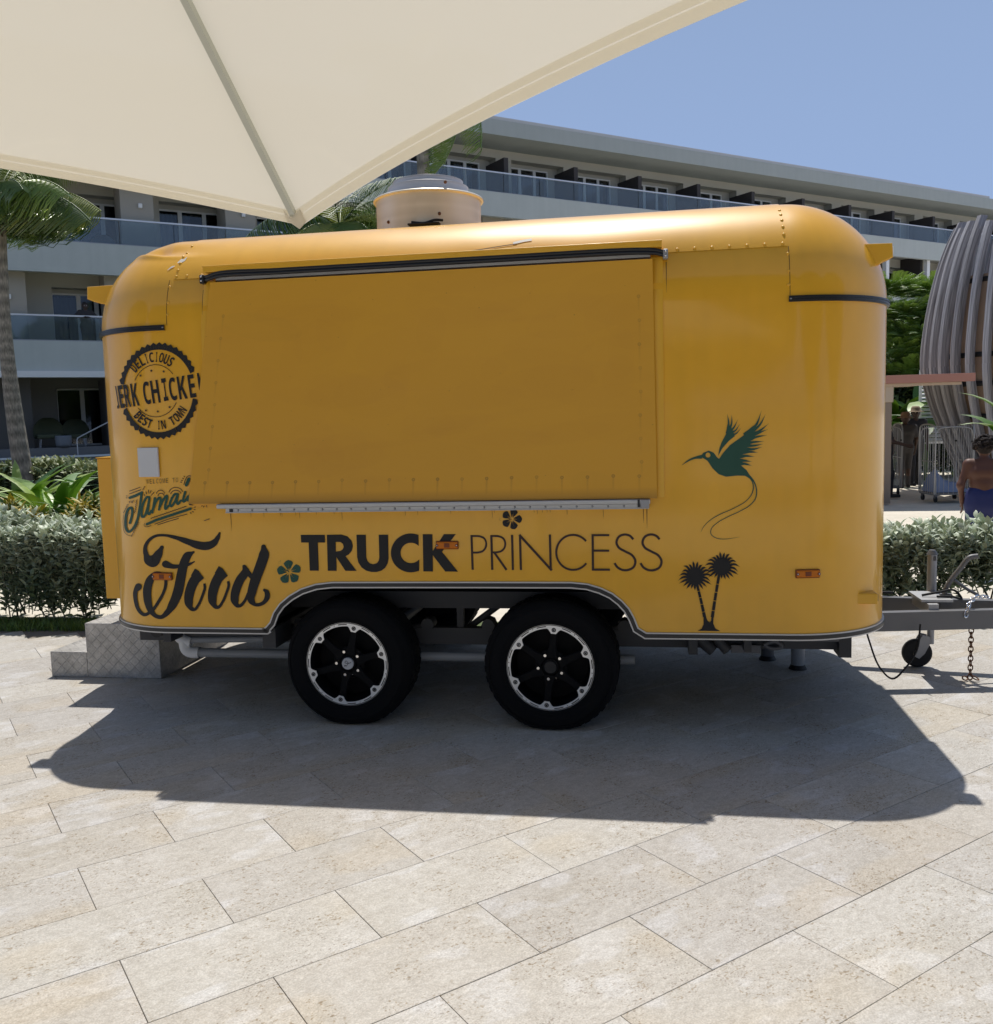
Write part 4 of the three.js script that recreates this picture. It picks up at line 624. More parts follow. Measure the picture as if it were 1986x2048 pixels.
// ---- checker-plate steps at the rear
{
  const chk = (() => { const c = document.createElement('canvas'); c.width = c.height = 256; const x = c.getContext('2d'); x.fillStyle = '#505050'; x.fillRect(0, 0, 256, 256); x.strokeStyle = '#fff'; x.lineWidth = 5; x.lineCap = 'round';
    for (let j = 0; j < 4; j++) for (let i = 0; i < 4; i++) for (let k = -2; k <= 2; k++) { const cx = i * 64 + 32, cy = j * 64 + 32, s = (i + j) & 1 ? 1 : -1; x.beginPath(); x.moveTo(cx - 21 + k * 4.6, cy - s * 21 - s * k * -4.6); x.lineTo(cx + 21 + k * 4.6, cy + s * 21 - s * k * -4.6); x.stroke(); }
    const t = new THREE.CanvasTexture(c); t.wrapS = t.wrapT = THREE.RepeatWrapping; t.repeat.set(1 / 0.16, 1 / 0.16); return t; })();
  const grime = dataTex(256, 256, (u, v, o) => { const a = fbm(u, v) - 0.5, g = n128(u * 128, v * 128) - 0.5; o[0] = 178 + a * 80 + g * 26; o[1] = 174 + a * 78 + g * 26; o[2] = 168 + a * 76 + g * 26; }); grime.repeat.set(1, 1);
  const m = std(0xffffff, 0.45, { map: grime, metalness: 0.3, bumpMap: chk, bumpScale: 0.004 });
  const st = thing('entry_steps', 'two-step checker-plate aluminium block on the paving at the rear of the yellow trailer', 'steps');
  const planar = (g) => { g = clean(g); g.computeVertexNormals(); const p = g.attributes.position, n = g.attributes.normal, uv = g.attributes.uv; for (let i = 0; i < p.count; i++) { const ax = Math.abs(n.getX(i)), ay = Math.abs(n.getY(i)); uv.setXY(i, ax > 0.7 ? p.getZ(i) : p.getX(i), ay > 0.7 ? p.getZ(i) : p.getY(i)); } return g; };
  mesh('step', planar(rbox(0.282, 0.181, 1.06, -4.062, 0.0905, -1.395, 0.004, 1)), m, st);
  mesh('step', planar(rbox(0.555, 0.387, 1.06, -3.643, 0.1935, -1.396, 0.004, 1)), m, st);
}

// ------------------------------------------------------------------ square parasol over the photographer's left
{
  const par = thing('parasol', 'large square cream fabric parasol reaching over the trailer from the left', 'parasol');
  const c = V(-1.1877, 2.42, 1.7952), bis = V(0.0501, 0, 0.9987), e1 = V(0.7417, 0, 0.6708), e2 = V(-0.6708, 0, 0.7417), S = 3.3, apex = c.clone().addScaledVector(bis, S / Math.SQRT2).add(V(0, 1.108, 0));
  const cream = phy(L(0.745, 0.69, 0.575), 0.95, { transmission: 0.42, thickness: 0 }), hemM = phy(L(0.88, 0.84, 0.74), 0.95, { transmission: 0.8, thickness: 0 });
  const cs = [c, c.clone().addScaledVector(e1, S), c.clone().addScaledVector(e1, S).addScaledVector(e2, S), c.clone().addScaledVector(e2, S)];
  const weave = makeNoise(3, 64);
  cs.forEach((p, k) => {
    const q = cs[(k + 1) % 4], hem = (t) => { const m = p.clone().lerp(q, 0.5), d = apex.clone().sub(m); return p.clone().lerp(q, t).addScaledVector(d, 0.048 * 4 * t * (1 - t)); };
    const n = 40, r = 24, P = [], U = [], I = [];
    for (let j = 0; j <= r; j++) for (let i = 0; i <= n; i++) {
      const t = i / n, s = j / r, h = hem(t).lerp(apex, s); h.y -= 0.05 * Math.sin(Math.PI * s) * Math.sin(Math.PI * t) + 0.006 * (weave(t * 5 + k * 9, s * 4) - 0.5) * Math.sin(Math.PI * t);
      P.push(h.x, h.y, h.z); U.push(t * 3, s * 2); if (i && j) { const a = j * (n + 1) + i; I.push(a, a - 1, a - n - 2, a, a - n - 2, a - n - 1); }
    }
    mesh('canopy_panel', geo(P, I, U), cream, par);
    const band = []; for (let b = 0; b < 2; b++) {                      // folded hem with its seam line
      const P2 = [], I2 = []; for (let i = 0; i <= n; i++) { const t = i / n, a = hem(t), w = b ? 0.011 : 0.016, o = b ? 0.021 : 0.004; for (const f of [o, o + w]) { const z = a.clone().lerp(apex, f); z.y -= (b ? 0.003 : 0.005) + 0.05 * Math.sin(Math.PI * f) * Math.sin(Math.PI * t); P2.push(z.x, z.y, z.z); } if (i) { const m = i * 2; I2.push(m - 2, m - 1, m, m - 1, m + 1, m); } }
      band.push(geo(P2, I2));
    }
    mesh('hem', band, hemM, par);
    const dir = apex.clone().sub(p).normalize(), a = p.clone().addScaledVector(dir, 0.1), b = apex.clone(); a.y -= 0.022; b.y -= 0.022;
    mesh('rib', beam(a.toArray(), b.toArray(), 0.019, 0.022), std(L(0.56, 0.57, 0.50), 0.55), par);
    const side = dir.clone().cross(V(0, 1, 0)).normalize(), pk = (l, w, d) => p.clone().addScaledVector(dir, l).addScaledVector(side, w).add(V(0, -d, 0)).toArray();
    mesh('corner_pocket', geo([...pk(0.005, 0, 0.008), ...pk(0.05, 0.036, 0.012), ...pk(0.115, 0.030, 0.016), ...pk(0.115, -0.030, 0.016), ...pk(0.05, -0.036, 0.012), ...pk(0.03, 0, 0.03), ...pk(0.115, 0.004, 0.044)], [0, 1, 5, 1, 2, 6, 1, 6, 5, 0, 5, 4, 4, 5, 6, 4, 6, 3]), cream, par);
  });
  mesh('pole', cyl(0.03, 0.03, 3.45, apex.x, 1.725, apex.z, 20), M.alu, par);
  mesh('base', rbox(0.7, 0.08, 0.7, apex.x, 0.04, apex.z, 0.01), M.galv, par);
}

// ------------------------------------------------------------------ the hotel behind: local x along the facade, local z out of it, balcony edge at z = 0
const hotel = thing('hotel_building', 'long white four-storey hotel with glass balcony railings behind the yellow trailer', 'building', [-18.612, 0, -22.137], 0.6909);
{
  const plaster = dataTex(256, 256, (u, v, o) => { const a = fbm(u, v) - 0.5, d = n64(u * 64, v * 4) - 0.5; o[0] = 178 + a * 10 + d * 4; o[1] = 184 + a * 10 + d * 4; o[2] = 181 + a * 10 + d * 4; }); plaster.repeat.set(1, 1);
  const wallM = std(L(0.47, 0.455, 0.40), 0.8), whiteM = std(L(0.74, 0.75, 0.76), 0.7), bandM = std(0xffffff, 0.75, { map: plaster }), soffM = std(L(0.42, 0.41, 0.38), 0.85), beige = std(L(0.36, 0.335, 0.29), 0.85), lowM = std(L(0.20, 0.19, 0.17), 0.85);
  const darkM = std(L(0.035, 0.03, 0.03), 0.7), frameM = std(L(0.78, 0.78, 0.76), 0.5), glassDark = phy(L(0.55, 0.6, 0.64), 0.04, { transmission: 1, thickness: 0 }), curtM = std(L(0.55, 0.58, 0.62), 0.9), roomM = std(L(0.05, 0.05, 0.055), 0.9);
  const railGlass = phy(L(0.66, 0.74, 0.78), 0.03, { transmission: 0.95, thickness: 0, reflectivity: 0.55 }), railM = std(L(0.62, 0.63, 0.66), 0.35, { metalness: 0.5 });
  const T0 = -16, T1 = 62;
  const P = (name, g, m, parent = hotel) => mesh(name, g, m, parent);
  const uvm = (g, s) => { g = clean(g); const p = g.attributes.position, uv = g.attributes.uv; for (let i = 0; i < p.count; i++) uv.setXY(i, p.getX(i) / s, (p.getY(i) + p.getZ(i)) / s); return g; };
  // slabs, roof
  P('roof', uvm(span(T0, T1, 12.97, 13.56, -14, 0), 6), std(L(0.80, 0.81, 0.82), 0.75, { map: plaster })); P('roof_edge', [span(T0, 49.4, 13.56, 13.72, -14, -0.12)], std(L(0.5, 0.5, 0.5), 0.8));
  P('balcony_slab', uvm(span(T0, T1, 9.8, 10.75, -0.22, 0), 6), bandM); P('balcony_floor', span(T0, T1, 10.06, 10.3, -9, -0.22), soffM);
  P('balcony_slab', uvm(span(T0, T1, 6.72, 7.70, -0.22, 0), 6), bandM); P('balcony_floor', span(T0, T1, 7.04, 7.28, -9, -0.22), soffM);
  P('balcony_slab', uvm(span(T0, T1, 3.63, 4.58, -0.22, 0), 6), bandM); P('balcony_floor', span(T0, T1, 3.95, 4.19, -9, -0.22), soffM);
  P('ledge', uvm(span(T0, T1, 3.43, 3.63, -0.3, 0.12), 6), whiteM); P('terrace', span(T0, T1, 0, 1.2, -9, 0), std(L(0.17, 0.17, 0.17), 0.8));
  P('back_wall', [span(T0, T1, 0, 13, -9.2, -9)], roomM);
  P('end_wall', [span(T0, T0 + 0.3, 0, 12.97, -9, -1.6), span(T1 - 0.3, T1, 0, 12.97, -9, -1.6)], wallM);
  const windowAt = (t0, t1, y0, y1, d, splits, curtains, b = t1, top = y1) => {
    if (top > y1) P('wall', span(t0, b, y1, top, d - 0.62, d - 0.5), wallM); if (b > t1) P('wall', span(t1, b, y0, y1, d - 0.62, d - 0.5), wallM);           // a recessed opening: frame with stiles, panes, curtains
    const fz = d - 0.55, g = [span(t0, t1, y1 - 0.06, y1, fz - 0.04, fz + 0.04), span(t0, t1, y0, y0 + 0.06, fz - 0.04, fz + 0.04)];
    const xs = [t0, ...splits, t1]; xs.forEach((x, i) => { const w = i === 0 || i === xs.length - 1 ? 0.06 : 0.07; g.push(span(Math.max(t0, x - w), Math.min(t1, x + w), y0 + 0.06, y1 - 0.06, fz - 0.045, fz + 0.045)); });
    const f = P('window', g, frameM);
    for (let i = 0; i < xs.length - 1; i++) P('pane', span(xs[i] + 0.05, xs[i + 1] - 0.05, y0 + 0.06, y1 - 0.06, fz - 0.006, fz + 0.006), glassDark, f);
    for (const [a, b] of curtains) { const pts = [], n = Math.max(6, Math.round((b - a) / 0.05)); const pos = [], I = []; for (let i = 0; i <= n; i++) { const x = lerp(a, b, i / n), z = fz - 0.22 + 0.04 * Math.sin(i * 2.1) + 0.02 * Math.sin(i * 0.9); pos.push(x, y0, z, x, y1 - 0.1, z); if (i) { const k = i * 2; I.push(k - 2, k - 1, k, k - 1, k + 1, k); } } P('curtain', geo(pos, I), curtM, f); }
  };
  const wallRow = (y0, y1, d, opens, m = wallM) => {                              // wall pieces round the openings: piers and lintels
    opens = opens.slice().sort((a, b) => a[0] - b[0]); let x = T0;
    for (const [a, b, , top] of opens) { if (a > x) P('wall', span(x, a, y0, y1, d - 0.62, d), m); P('wall', span(a, b, top, y1, d - 0.62, d), m); x = b; }
    P('wall', span(x, T1, y0, y1, d - 0.62, d), m);
  };
  // fourth floor
  const rnd = rng(31), o4 = [];
  for (let k = -9; k < 12; k++) { const a = 18.26 + 3.44 * k; if (a < T0 + 1) continue; o4.push([a, a + 2.68, 10.3, 12.64]); }
  o4.push([58.9, 61, 10.3, 12.58]); wallRow(10.3, 12.97, -1.8, o4);
  for (const [a, b] of o4) { P('room', span(a, b, 10.3, 12.6, -3.2, -3.1), roomM); const w = b - a, s = a + w * 0.33, e = a + w * 0.68; if (a > -3) windowAt(a + 0.02, b - 0.5, 10.3, 12.5, -1.8, [s - 0.16, e - 0.34], rnd() < 0.75 ? [[a + 0.1, a + 0.35 + rnd() * 0.7], [b - 1.2 - rnd() * 0.5, b - 0.72]] : [], b, 12.64); }
  for (let k = -8; k < 13; k++) { const t = 17.0 + 3.44 * k; if (t > -2) P('balcony_divider', span(t, t + 0.2, 10.3, 12.23, -1.78, -0.3), darkM); }
  // third floor
  const o3 = []; for (let k = -3; k < 17; k++) { const a = 3.8 + 3.44 * k; o3.push([a, a + 2.4, 7.28, 9.62]); }
  wallRow(7.28, 10.06, -1.8, o3);
  for (const [a, b] of o3) { P('room', span(a, b, 7.28, 9.6, -3.2, -3.1), roomM); windowAt(a, b, 7.28, 9.47, -1.8, [a + 0.8, a + 1.65], a < 5 ? [[a + 0.06, a + 0.75], [a + 0.86, a + 1.2]] : [[a + 0.05, a + 0.5]], b, 9.62); }
  P('curtain', span(0.45, 0.84, 7.3, 9.2, -2.39, -2.36), curtM);
  for (let k = -1; k < 18; k++) { const t = 2.34 + 3.44 * k; if (t < 29) { P('pier', span(t, t + 1.05, 7.28, 10.06, -1.8, -0.6), beige); P('wall_light', rbox(0.13, 0.16, 0.1, t + 0.62, 9.12, -0.55, 0.03), whiteM); } else { P('balcony_divider', span(t + 0.2, t + 0.38, 7.28, 10.06, -1.78, -0.5), darkM); P('column', span(t + 0.38, t + 0.62, 7.28, 10.06, -0.45, -0.22), whiteM); } }
  // second floor
  const o2 = []; for (let k = -3; k < 17; k++) { const a = 0.2 + 3.44 * k; o2.push([a, a + 2.3, 4.19, 6.5]); }
  wallRow(4.19, 7.04, -1.8, o2);
  for (const [a, b] of o2) { P('room', span(a, b, 4.19, 6.5, -3.2, -3.1), roomM); if (a < 16) windowAt(a, b, 4.19, 6.38, -1.8, [a + 0.86, a + 1.42], a < 1 ? [[a + 0.06, a + 0.8], [a + 1.5, a + 1.7]] : [[a + 0.05, a + 0.5]], b, 6.5); }
  for (let k = -1; k < 16; k++) { const t = -1.75 + 3.44 * k; P('pier', span(t, t + 1.1, 4.19, 7.04, -1.8, -0.6), beige); if (k < 2) P('wall_light', rbox(0.13, 0.16, 0.1, t + 0.6, 5.98, -0.55, 0.03), whiteM); }
  // ground floor, in deep shade
  const o1 = []; for (let k = -3; k < 17; k++) { const a = 0.2 + 3.44 * k; o1.push([a, a + 2.4, 1.2, 3.2]); }
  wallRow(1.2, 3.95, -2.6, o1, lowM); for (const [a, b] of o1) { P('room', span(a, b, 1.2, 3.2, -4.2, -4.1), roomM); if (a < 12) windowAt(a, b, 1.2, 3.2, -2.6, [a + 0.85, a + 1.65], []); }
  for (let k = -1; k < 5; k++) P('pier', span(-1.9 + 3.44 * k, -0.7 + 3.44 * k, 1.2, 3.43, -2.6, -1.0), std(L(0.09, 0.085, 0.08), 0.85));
  // glass railings
  for (const [y0, y1, a, b] of [[10.75, 11.52, 6.5, 58], [7.70, 8.50, -3, 9], [7.70, 8.50, 36, 50], [4.58, 5.36, -3, 6]]) {
    for (let t = a + 0.02, k = 0; t < b; t += 1.72, k++) { P('railing_pane', span(t + 0.015, t + 1.705, y0 + 0.01, y1, -0.118, -0.104), railGlass); }
    P('handrail', span(a, b, y1, y1 + 0.05, -0.145, -0.075), railM);
    P('railing_shoe', span(a, b, y0, y0 + 0.035, -0.16, -0.06), std(L(0.3, 0.31, 0.33), 0.5));
  }
  // low terrace wall and its handrail
  P('terrace_wall', [span(T0, T1, 0, 0.90, 0.7, 1.0)], std(L(0.2, 0.205, 0.21), 0.8)); P('coping', [span(T0, T1, 0.90, 0.955, 0.66, 1.05)], whiteM);
}
const onHotel = (t, y, z) => { const c = Math.cos(0.6909), s = Math.sin(0.6909); return [-18.612 + t * c + z * s, y, -22.137 - t * s + z * c]; };
{
  const h = thing('handrail', 'thin metal handrail rising beside the hotel terrace steps', 'handrail', onHotel(0, 0, 0), 0.6909);
  mesh('rail', [tube([[0.43, 1.42, 0.3], [0.45, 1.48, 0.3], [0.55, 1.54, 0.3], [1.6, 2.08, 0.3], [2.4, 2.5, 0.3]], 0.022, 32, 8)], std(L(0.5, 0.5, 0.52), 0.4, { metalness: 0.6 }), h);
  for (const [x, a, b] of [[0.43, 0.95, 1.43], [1.5, 0.95, 2.03]]) mesh('post', rod([x, a, 0.3], [x, b, 0.3], 0.02), std(L(0.5, 0.5, 0.52), 0.4, { metalness: 0.6 }), h);
  const egg = (label, pos, turn, col, s = 1) => {                     // tub chair: rounded shell back, cushion, four legs
    const c = thing('tub_chair', label, 'chair', pos, turn, 'tub chairs on the hotel balconies and terrace'), m = std(col, 0.85);
    const back = new THREE.SphereGeometry(0.46 * s, 24, 12, Math.PI, Math.PI, 0.25, 1.75).scale(1, 1.05, 0.85).translate(0, 0.5 * s, 0.1);
    mesh('backrest', back, m, c); mesh('seat', rbox(0.7 * s, 0.14, 0.6 * s, 0, 0.36 * s, 0.08, 0.05), m, c);
    for (const [x, z] of [[-0.28, -0.2], [0.28, -0.2], [-0.28, 0.34], [0.28, 0.34]]) mesh('leg', rod([x * s, 0, z], [x * s * 0.85, 0.32 * s, z * 0.85], 0.015), M.galv, c); return c;
  };
  egg('olive green tub chair behind the third-floor glass railing at the left', onHotel(0.1, 7.28, -0.8), 0.6909, L(0.10, 0.12, 0.045));
  egg('pale grey tub chair behind the third-floor railing beside the green one', onHotel(1.75, 7.28, -0.9), 0.6909, L(0.32, 0.33, 0.34), 0.9);
  egg('dark olive tub chair on the ground-floor terrace left of the round planter', onHotel(-0.3, 1.2, -0.7), 0.6909, L(0.055, 0.065, 0.035));
  egg('dark olive tub chair on the ground-floor terrace right of the round planter', onHotel(0.55, 1.2, -1.2), 0.6909, L(0.05, 0.06, 0.035), 0.95);
  const pl = thing('round_planter', 'grey round side table on the ground-floor terrace between two chairs', 'side table', onHotel(0.08, 1.2, -0.15), 0);
  mesh('drum', lathe([[0.0, 0], [0.2, 0], [0.24, 0.1], [0.25, 0.34], [0.24, 0.38], [0, 0.38]], 28), std(L(0.16, 0.175, 0.2), 0.6), pl);
}

// ------------------------------------------------------------------ plants
const leafMat = (c, t = 0.35, rough = 0.55) => phy(c, rough, { transmission: t, thickness: 0 });
function blade(len, w, { droop = 0.3, fold = 0.25, segs = 5, tip = 1.4, base = 0.25 } = {}) {   // leaf along +y that bends towards +z, folded on its midrib
  const P = [], I = [], U = [];
  for (let i = 0; i <= segs; i++) {
    const t = i / segs, a = droop * t * t * 1.2, y = len * t * Math.cos(a * 0.6), z = len * t * Math.sin(a), q = w * 0.5 * Math.max(0.02, Math.pow(Math.sin(Math.PI * Math.min(1, base + (1 - base) * t)), 1 / tip) * (t > 0.98 ? 0 : 1));
    P.push(-q, y, z + q * fold, 0, y, z, q, y, z + q * fold); U.push(0, t, 0.5, t, 1, t);
    if (i) { const k = i * 3; for (const s of [0, 1]) I.push(k - 3 + s, k - 2 + s, k + s, k - 2 + s, k + 1 + s, k + s); }
  }
  return geo(P, I, U);
}
function scatter(name, g, m, parent, items) {                          // items: [x, y, z, yaw, pitch, roll, scale, colour]
  const o = new THREE.InstancedMesh(g, m, items.length), d = new THREE.Object3D(); o.name = name; d.rotation.order = 'YXZ';
  items.forEach((q, i) => { d.position.set(q[0], q[1], q[2]); d.rotation.set(q[4], q[3], q[5]); d.scale.setScalar(q[6]); d.updateMatrix(); o.setMatrixAt(i, d.matrix); o.setColorAt(i, q[7]); });
  o.castShadow = o.receiveShadow = true; stuff(o); parent.add(o); return o;
}
const mix = (a, b, t) => a.clone().lerp(b, t);
// silver buttonwood hedges along the bed
function sprig(n, len, lw, spread, rnd) {
  const l = []; for (let i = 0; i < n; i++) { const t = i / n, b = blade(len * (0.75 + 0.4 * rnd()), lw, { segs: 3, droop: 0.35, fold: 0.35, base: 0.08, tip: 1.5 }); b.rotateX(lerp(1.15, 0.25, t) * spread); b.rotateY(i * 2.4 + rnd()); b.translate(0, 0.13 * t, 0); l.push(b); }
  l.push(clean(new THREE.CylinderGeometry(0.0025, 0.004, 0.16, 4).translate(0, 0.05, 0))); return merge(l);
}
function hedge(label, x0, x1, zf, depth, h, count, seed, c0, c1, gaps) {
  const r = rng(seed), nz = makeNoise(seed, 16), hd = thing('hedge', label, 'hedge', [(x0 + x1) / 2, 0, 0], 0, 'silvery hedges behind the paving'), cx = (x0 + x1) / 2, items = [], stems = [];
  const top = (x) => h * (0.92 + 0.16 * nz(x * 2.3 + 5, 3) + 0.05 * nz(x * 7, 1));
  for (let i = 0; i < count; i++) {
    const x = lerp(x0, x1, r()), u = r(), H = top(x); let y, z, q = r();
    if (q < 0.45) { y = H * (0.9 + 0.12 * r()) - 0.10 * r(); z = zf - depth * u; } else if (q < 0.87) { y = H * (0.10 + 0.87 * Math.pow(r(), 0.7)); z = zf - 0.22 * r() + 0.10 * (nz(x * 5, y * 6) - 0.5); } else { y = H * (0.2 + 0.7 * r()); z = zf - depth * r(); }
    if (y < 0.5 * h) { if (nz(x * 3.4 + 3, y * 5) < gaps) continue; if (r() > 0.4 + y / (0.5 * h) * 0.6) continue; }
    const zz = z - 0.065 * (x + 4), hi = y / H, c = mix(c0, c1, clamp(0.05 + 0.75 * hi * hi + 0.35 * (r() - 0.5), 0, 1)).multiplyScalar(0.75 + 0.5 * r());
    items.push([x - cx, y - 0.06, zz, r() * 6.28, (r() - 0.5) * 0.9, (r() - 0.5) * 0.9, 0.8 + 0.55 * r(), c]);
  }
  for (let x = x0 + 0.1; x < x1; x += 0.26 + 0.12 * r()) for (let k = 0; k < 3; k++) { const z = zf - depth * (0.3 + 0.4 * r()) - 0.065 * (x + 4), a = (r() - 0.5) * 0.5, b = (r() - 0.5) * 0.4; stems.push(tube([[x - cx, 0, z], [x - cx + a * 0.4, 0.22 * h / 0.9, z + b * 0.4], [x - cx + a, 0.62 * h, z + b]], 0.005 + 0.005 * r(), 6, 5)); }
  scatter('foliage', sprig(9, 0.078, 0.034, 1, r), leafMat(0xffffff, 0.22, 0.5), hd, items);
  stuff(mesh('stem', stems, std(L(0.07, 0.055, 0.04), 0.9), hd));
  return hd;
}
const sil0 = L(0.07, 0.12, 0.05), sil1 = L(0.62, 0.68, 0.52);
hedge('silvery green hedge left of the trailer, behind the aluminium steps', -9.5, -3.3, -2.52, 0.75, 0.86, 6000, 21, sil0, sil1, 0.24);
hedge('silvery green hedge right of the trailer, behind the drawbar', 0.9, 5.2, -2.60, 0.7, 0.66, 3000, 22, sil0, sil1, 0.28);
{ // strip of lawn under the hedges
  const r = rng(8), items = [], g0 = L(0.08, 0.17, 0.03), g1 = L(0.24, 0.38, 0.08);
  for (let i = 0; i < 26000; i++) { const x = lerp(-10, 5.5, r()), z = -2.31 - 0.065 * (x + 4) - 0.36 * Math.pow(r(), 1.1); if (x > -3.0 && x < 0.6) continue; items.push([x, -0.02, z, r() * 6.28, (r() - 0.5) * 0.9, 0, 0.7 + 0.7 * r(), mix(g0, g1, r())]); }
  const o = scatter('grass', blade(0.075, 0.007, { segs: 2, droop: 0.5 }), leafMat(0xffffff, 0.3), scene, items); o.name = numbered('grass'); tag(o, 'narrow strip of green lawn at the foot of the hedges', 'grass');
  sheet('lawn_soil', -10, 5.6, -2.85, -2.5, -0.018, std(L(0.1, 0.13, 0.05), 0.95)).rotation.y = 0;
}
// clipped two-tone hedge at the far side of the bed
{
  const r = rng(44), hd = thing('hedge', 'clipped pale green hedge in front of the hotel terrace at the left', 'hedge', [-13, 0, -9.6]), items = [];
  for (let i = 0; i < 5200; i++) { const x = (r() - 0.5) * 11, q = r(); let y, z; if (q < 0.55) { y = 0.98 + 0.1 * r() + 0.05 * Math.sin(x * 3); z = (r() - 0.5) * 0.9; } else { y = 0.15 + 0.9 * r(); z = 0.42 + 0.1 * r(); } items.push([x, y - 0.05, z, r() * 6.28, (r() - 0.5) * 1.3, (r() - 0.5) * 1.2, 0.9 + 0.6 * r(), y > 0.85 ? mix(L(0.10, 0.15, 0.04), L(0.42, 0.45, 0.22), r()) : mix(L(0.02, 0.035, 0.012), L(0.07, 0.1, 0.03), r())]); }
  scatter('foliage', sprig(7, 0.10, 0.042, 1.1, r), leafMat(0xffffff, 0.25), hd, items);
  stuff(mesh('stem', Array.from({ length: 40 }, (_, i) => rod([-5.4 + i * 0.27, 0, 0], [-5.4 + i * 0.27 + 0.1 * Math.sin(i * 5), 0.8, 0.2 * Math.cos(i * 3)], 0.012, 5)), std(L(0.05, 0.04, 0.03), 0.9), hd));
}
// croton shrubs
{
  const shrub = (label, x, z, h, w, seed) => {
    const r = rng(seed), s = thing('croton_shrub', label, 'shrub', [x, 0, z], 0, 'croton shrubs behind the left hedge'), it = [];
    for (let i = 0; i < 330; i++) { const a = r() * 6.28, q = Math.sqrt(r()) * w, y = h * (0.35 + 0.65 * r()) * (1 - 0.35 * (q / w) ** 2); it.push([q * Math.cos(a), y - 0.06, q * Math.sin(a), r() * 6.28, (r() - 0.5) * 1.2, (r() - 0.5) * 1.2, 0.8 + 0.6 * r(), r() < 0.5 ? mix(L(0.30, 0.28, 0.03), L(0.55, 0.40, 0.03), r()) : mix(L(0.05, 0.1, 0.02), L(0.16, 0.22, 0.03), r())]); }
    scatter('foliage', sprig(9, 0.11, 0.03, 1.2, r), leafMat(0xffffff, 0.3), s, it);
    stuff(mesh('stem', Array.from({ length: 7 }, (_, i) => rod([0, 0, 0], [w * 0.6 * Math.cos(i), h * 0.6, w * 0.6 * Math.sin(i)], 0.01, 5)), std(L(0.06, 0.045, 0.03), 0.9), s)); return s;
  };
  shrub('yellow and green croton shrub beside the rear cabinet of the trailer', -5.75, -5.0, 0.97, 0.5, 61);
  shrub('yellow-orange croton shrub behind the hedge, second from the trailer', -6.6, -5.1, 0.88, 0.48, 62);
  shrub('dark yellow croton shrub under the strap-leaved lilies', -7.5, -5.0, 0.84, 0.5, 63);
  shrub('croton shrub at the left picture edge below the lily leaves', -8.4, -5.0, 0.86, 0.5, 64);
}
// strap-leaved lilies round the palm
{
  const vars = [0, 1, 2, 3].map((i) => blade(0.95 + 0.08 * i, 0.125, { droop: [0.55, 0.85, 1.15, 1.4][i], fold: 0.35, segs: 8, base: 0.28, tip: 1.6 }));
  const mats = [leafMat(L(0.24, 0.42, 0.04), 0.35, 0.4), leafMat(L(0.11, 0.25, 0.03), 0.35, 0.4), leafMat(L(0.36, 0.50, 0.07), 0.4, 0.4)];
  const lily = (label, x, z, s, n, seed) => { const r = rng(seed), p = thing('spider_lily', label, 'plant', [x, 0, z], 0, 'lily clumps round the left palm'); for (let i = 0; i < n; i++) { const o = mesh('leaf', vars[Math.min(3, Math.floor((i / n) * 4))], mats[Math.floor(r() * 3)], p); o.rotation.order = 'YXZ'; o.rotation.set(0.1 + 0.65 * (i / n) * r(), r() * 6.28, 0); o.scale.setScalar(s * (0.8 + 0.35 * r())); o.position.set((r() - 0.5) * 0.12, 0.05, (r() - 0.5) * 0.12); } return p; };
  lily('strap-leaved lily clump directly in front of the leaning palm trunk', -8.9, -6.9, 1.5, 30, 71);
  lily('bright green strap-leaved lily right of the palm trunk', -7.95, -6.4, 1.4, 30, 72);
  lily('low strap-leaved lily nearest to the croton by the trailer', -7.2, -6.2, 1.15, 26, 73);
  const fl = lily('broad-leaved lily with a red flower at the left picture edge', -9.3, -6.2, 1.4, 26, 74);
  mesh('flower', new THREE.SphereGeometry(0.055, 12, 8).scale(1, 1.3, 1).translate(1.25, 0.72, 0.5), std(L(0.32, 0.015, 0.02), 0.5), fl); mesh('flower_stalk', rod([1.2, 0, 0.45], [1.25, 0.7, 0.5], 0.012, 5), mats[1], fl);
}
// feather palms
function frondGeo(len, droop, lf, seed, hang) {
  const r = rng(seed), g = [], N = 60, pt = (t) => V(0, len * (t - 0.12 * t * t) * Math.cos(droop * t * 0.8), 0).add(V(0, 0, len * t * Math.sin(droop * t * 0.75)));
  const spine = Array.from({ length: 9 }, (_, i) => pt(i / 8)); g.push(new THREE.TubeGeometry(new THREE.CatmullRomCurve3(spine), 14, 0.014, 5));
  for (let i = 4; i < N; i++) for (const s of [-1, 1]) {
    const t = i / N, p = pt(t), q = pt(Math.min(1, t + 0.02)).sub(p).normalize(), L0 = lf * (0.55 + 0.75 * Math.sin(Math.PI * Math.min(1, 0.12 + t * 0.86))) * (0.85 + 0.3 * r());
    const b = blade(L0, 0.023, { droop: 0.35 + hang * (0.6 + 0.5 * r()), fold: 0.3, segs: 4, base: 0.2, tip: 1.5 });
    const dir = V(s, 0, 0).multiplyScalar(0.82).addScaledVector(q, 0.58 - 0.3 * t).add(V(0, -0.12 * hang, 0)).normalize(), side = q.clone().cross(V(1, 0, 0)).normalize();
    const zax = V(0, -1, 0).addScaledVector(dir, dir.y).normalize(), xax = dir.clone().cross(zax).normalize();
    b.applyMatrix4(new THREE.Matrix4().makeBasis(xax, dir, zax)); g.push(b.translate(p.x, p.y, p.z));
  }
  return merge(g);
}
const trunkTex = (() => { const t = dataTex(128, 512, (u, v, o) => { const ring = Math.abs(((v * 26 + 0.25 * n8(u * 8, v * 8)) % 1) - 0.5), a = n64(u * 64, v * 128) - 0.5, k = 0.75 + 0.5 * ring + a * 0.3; o[0] = 150 * k; o[1] = 143 * k; o[2] = 132 * k; }); return t; })();
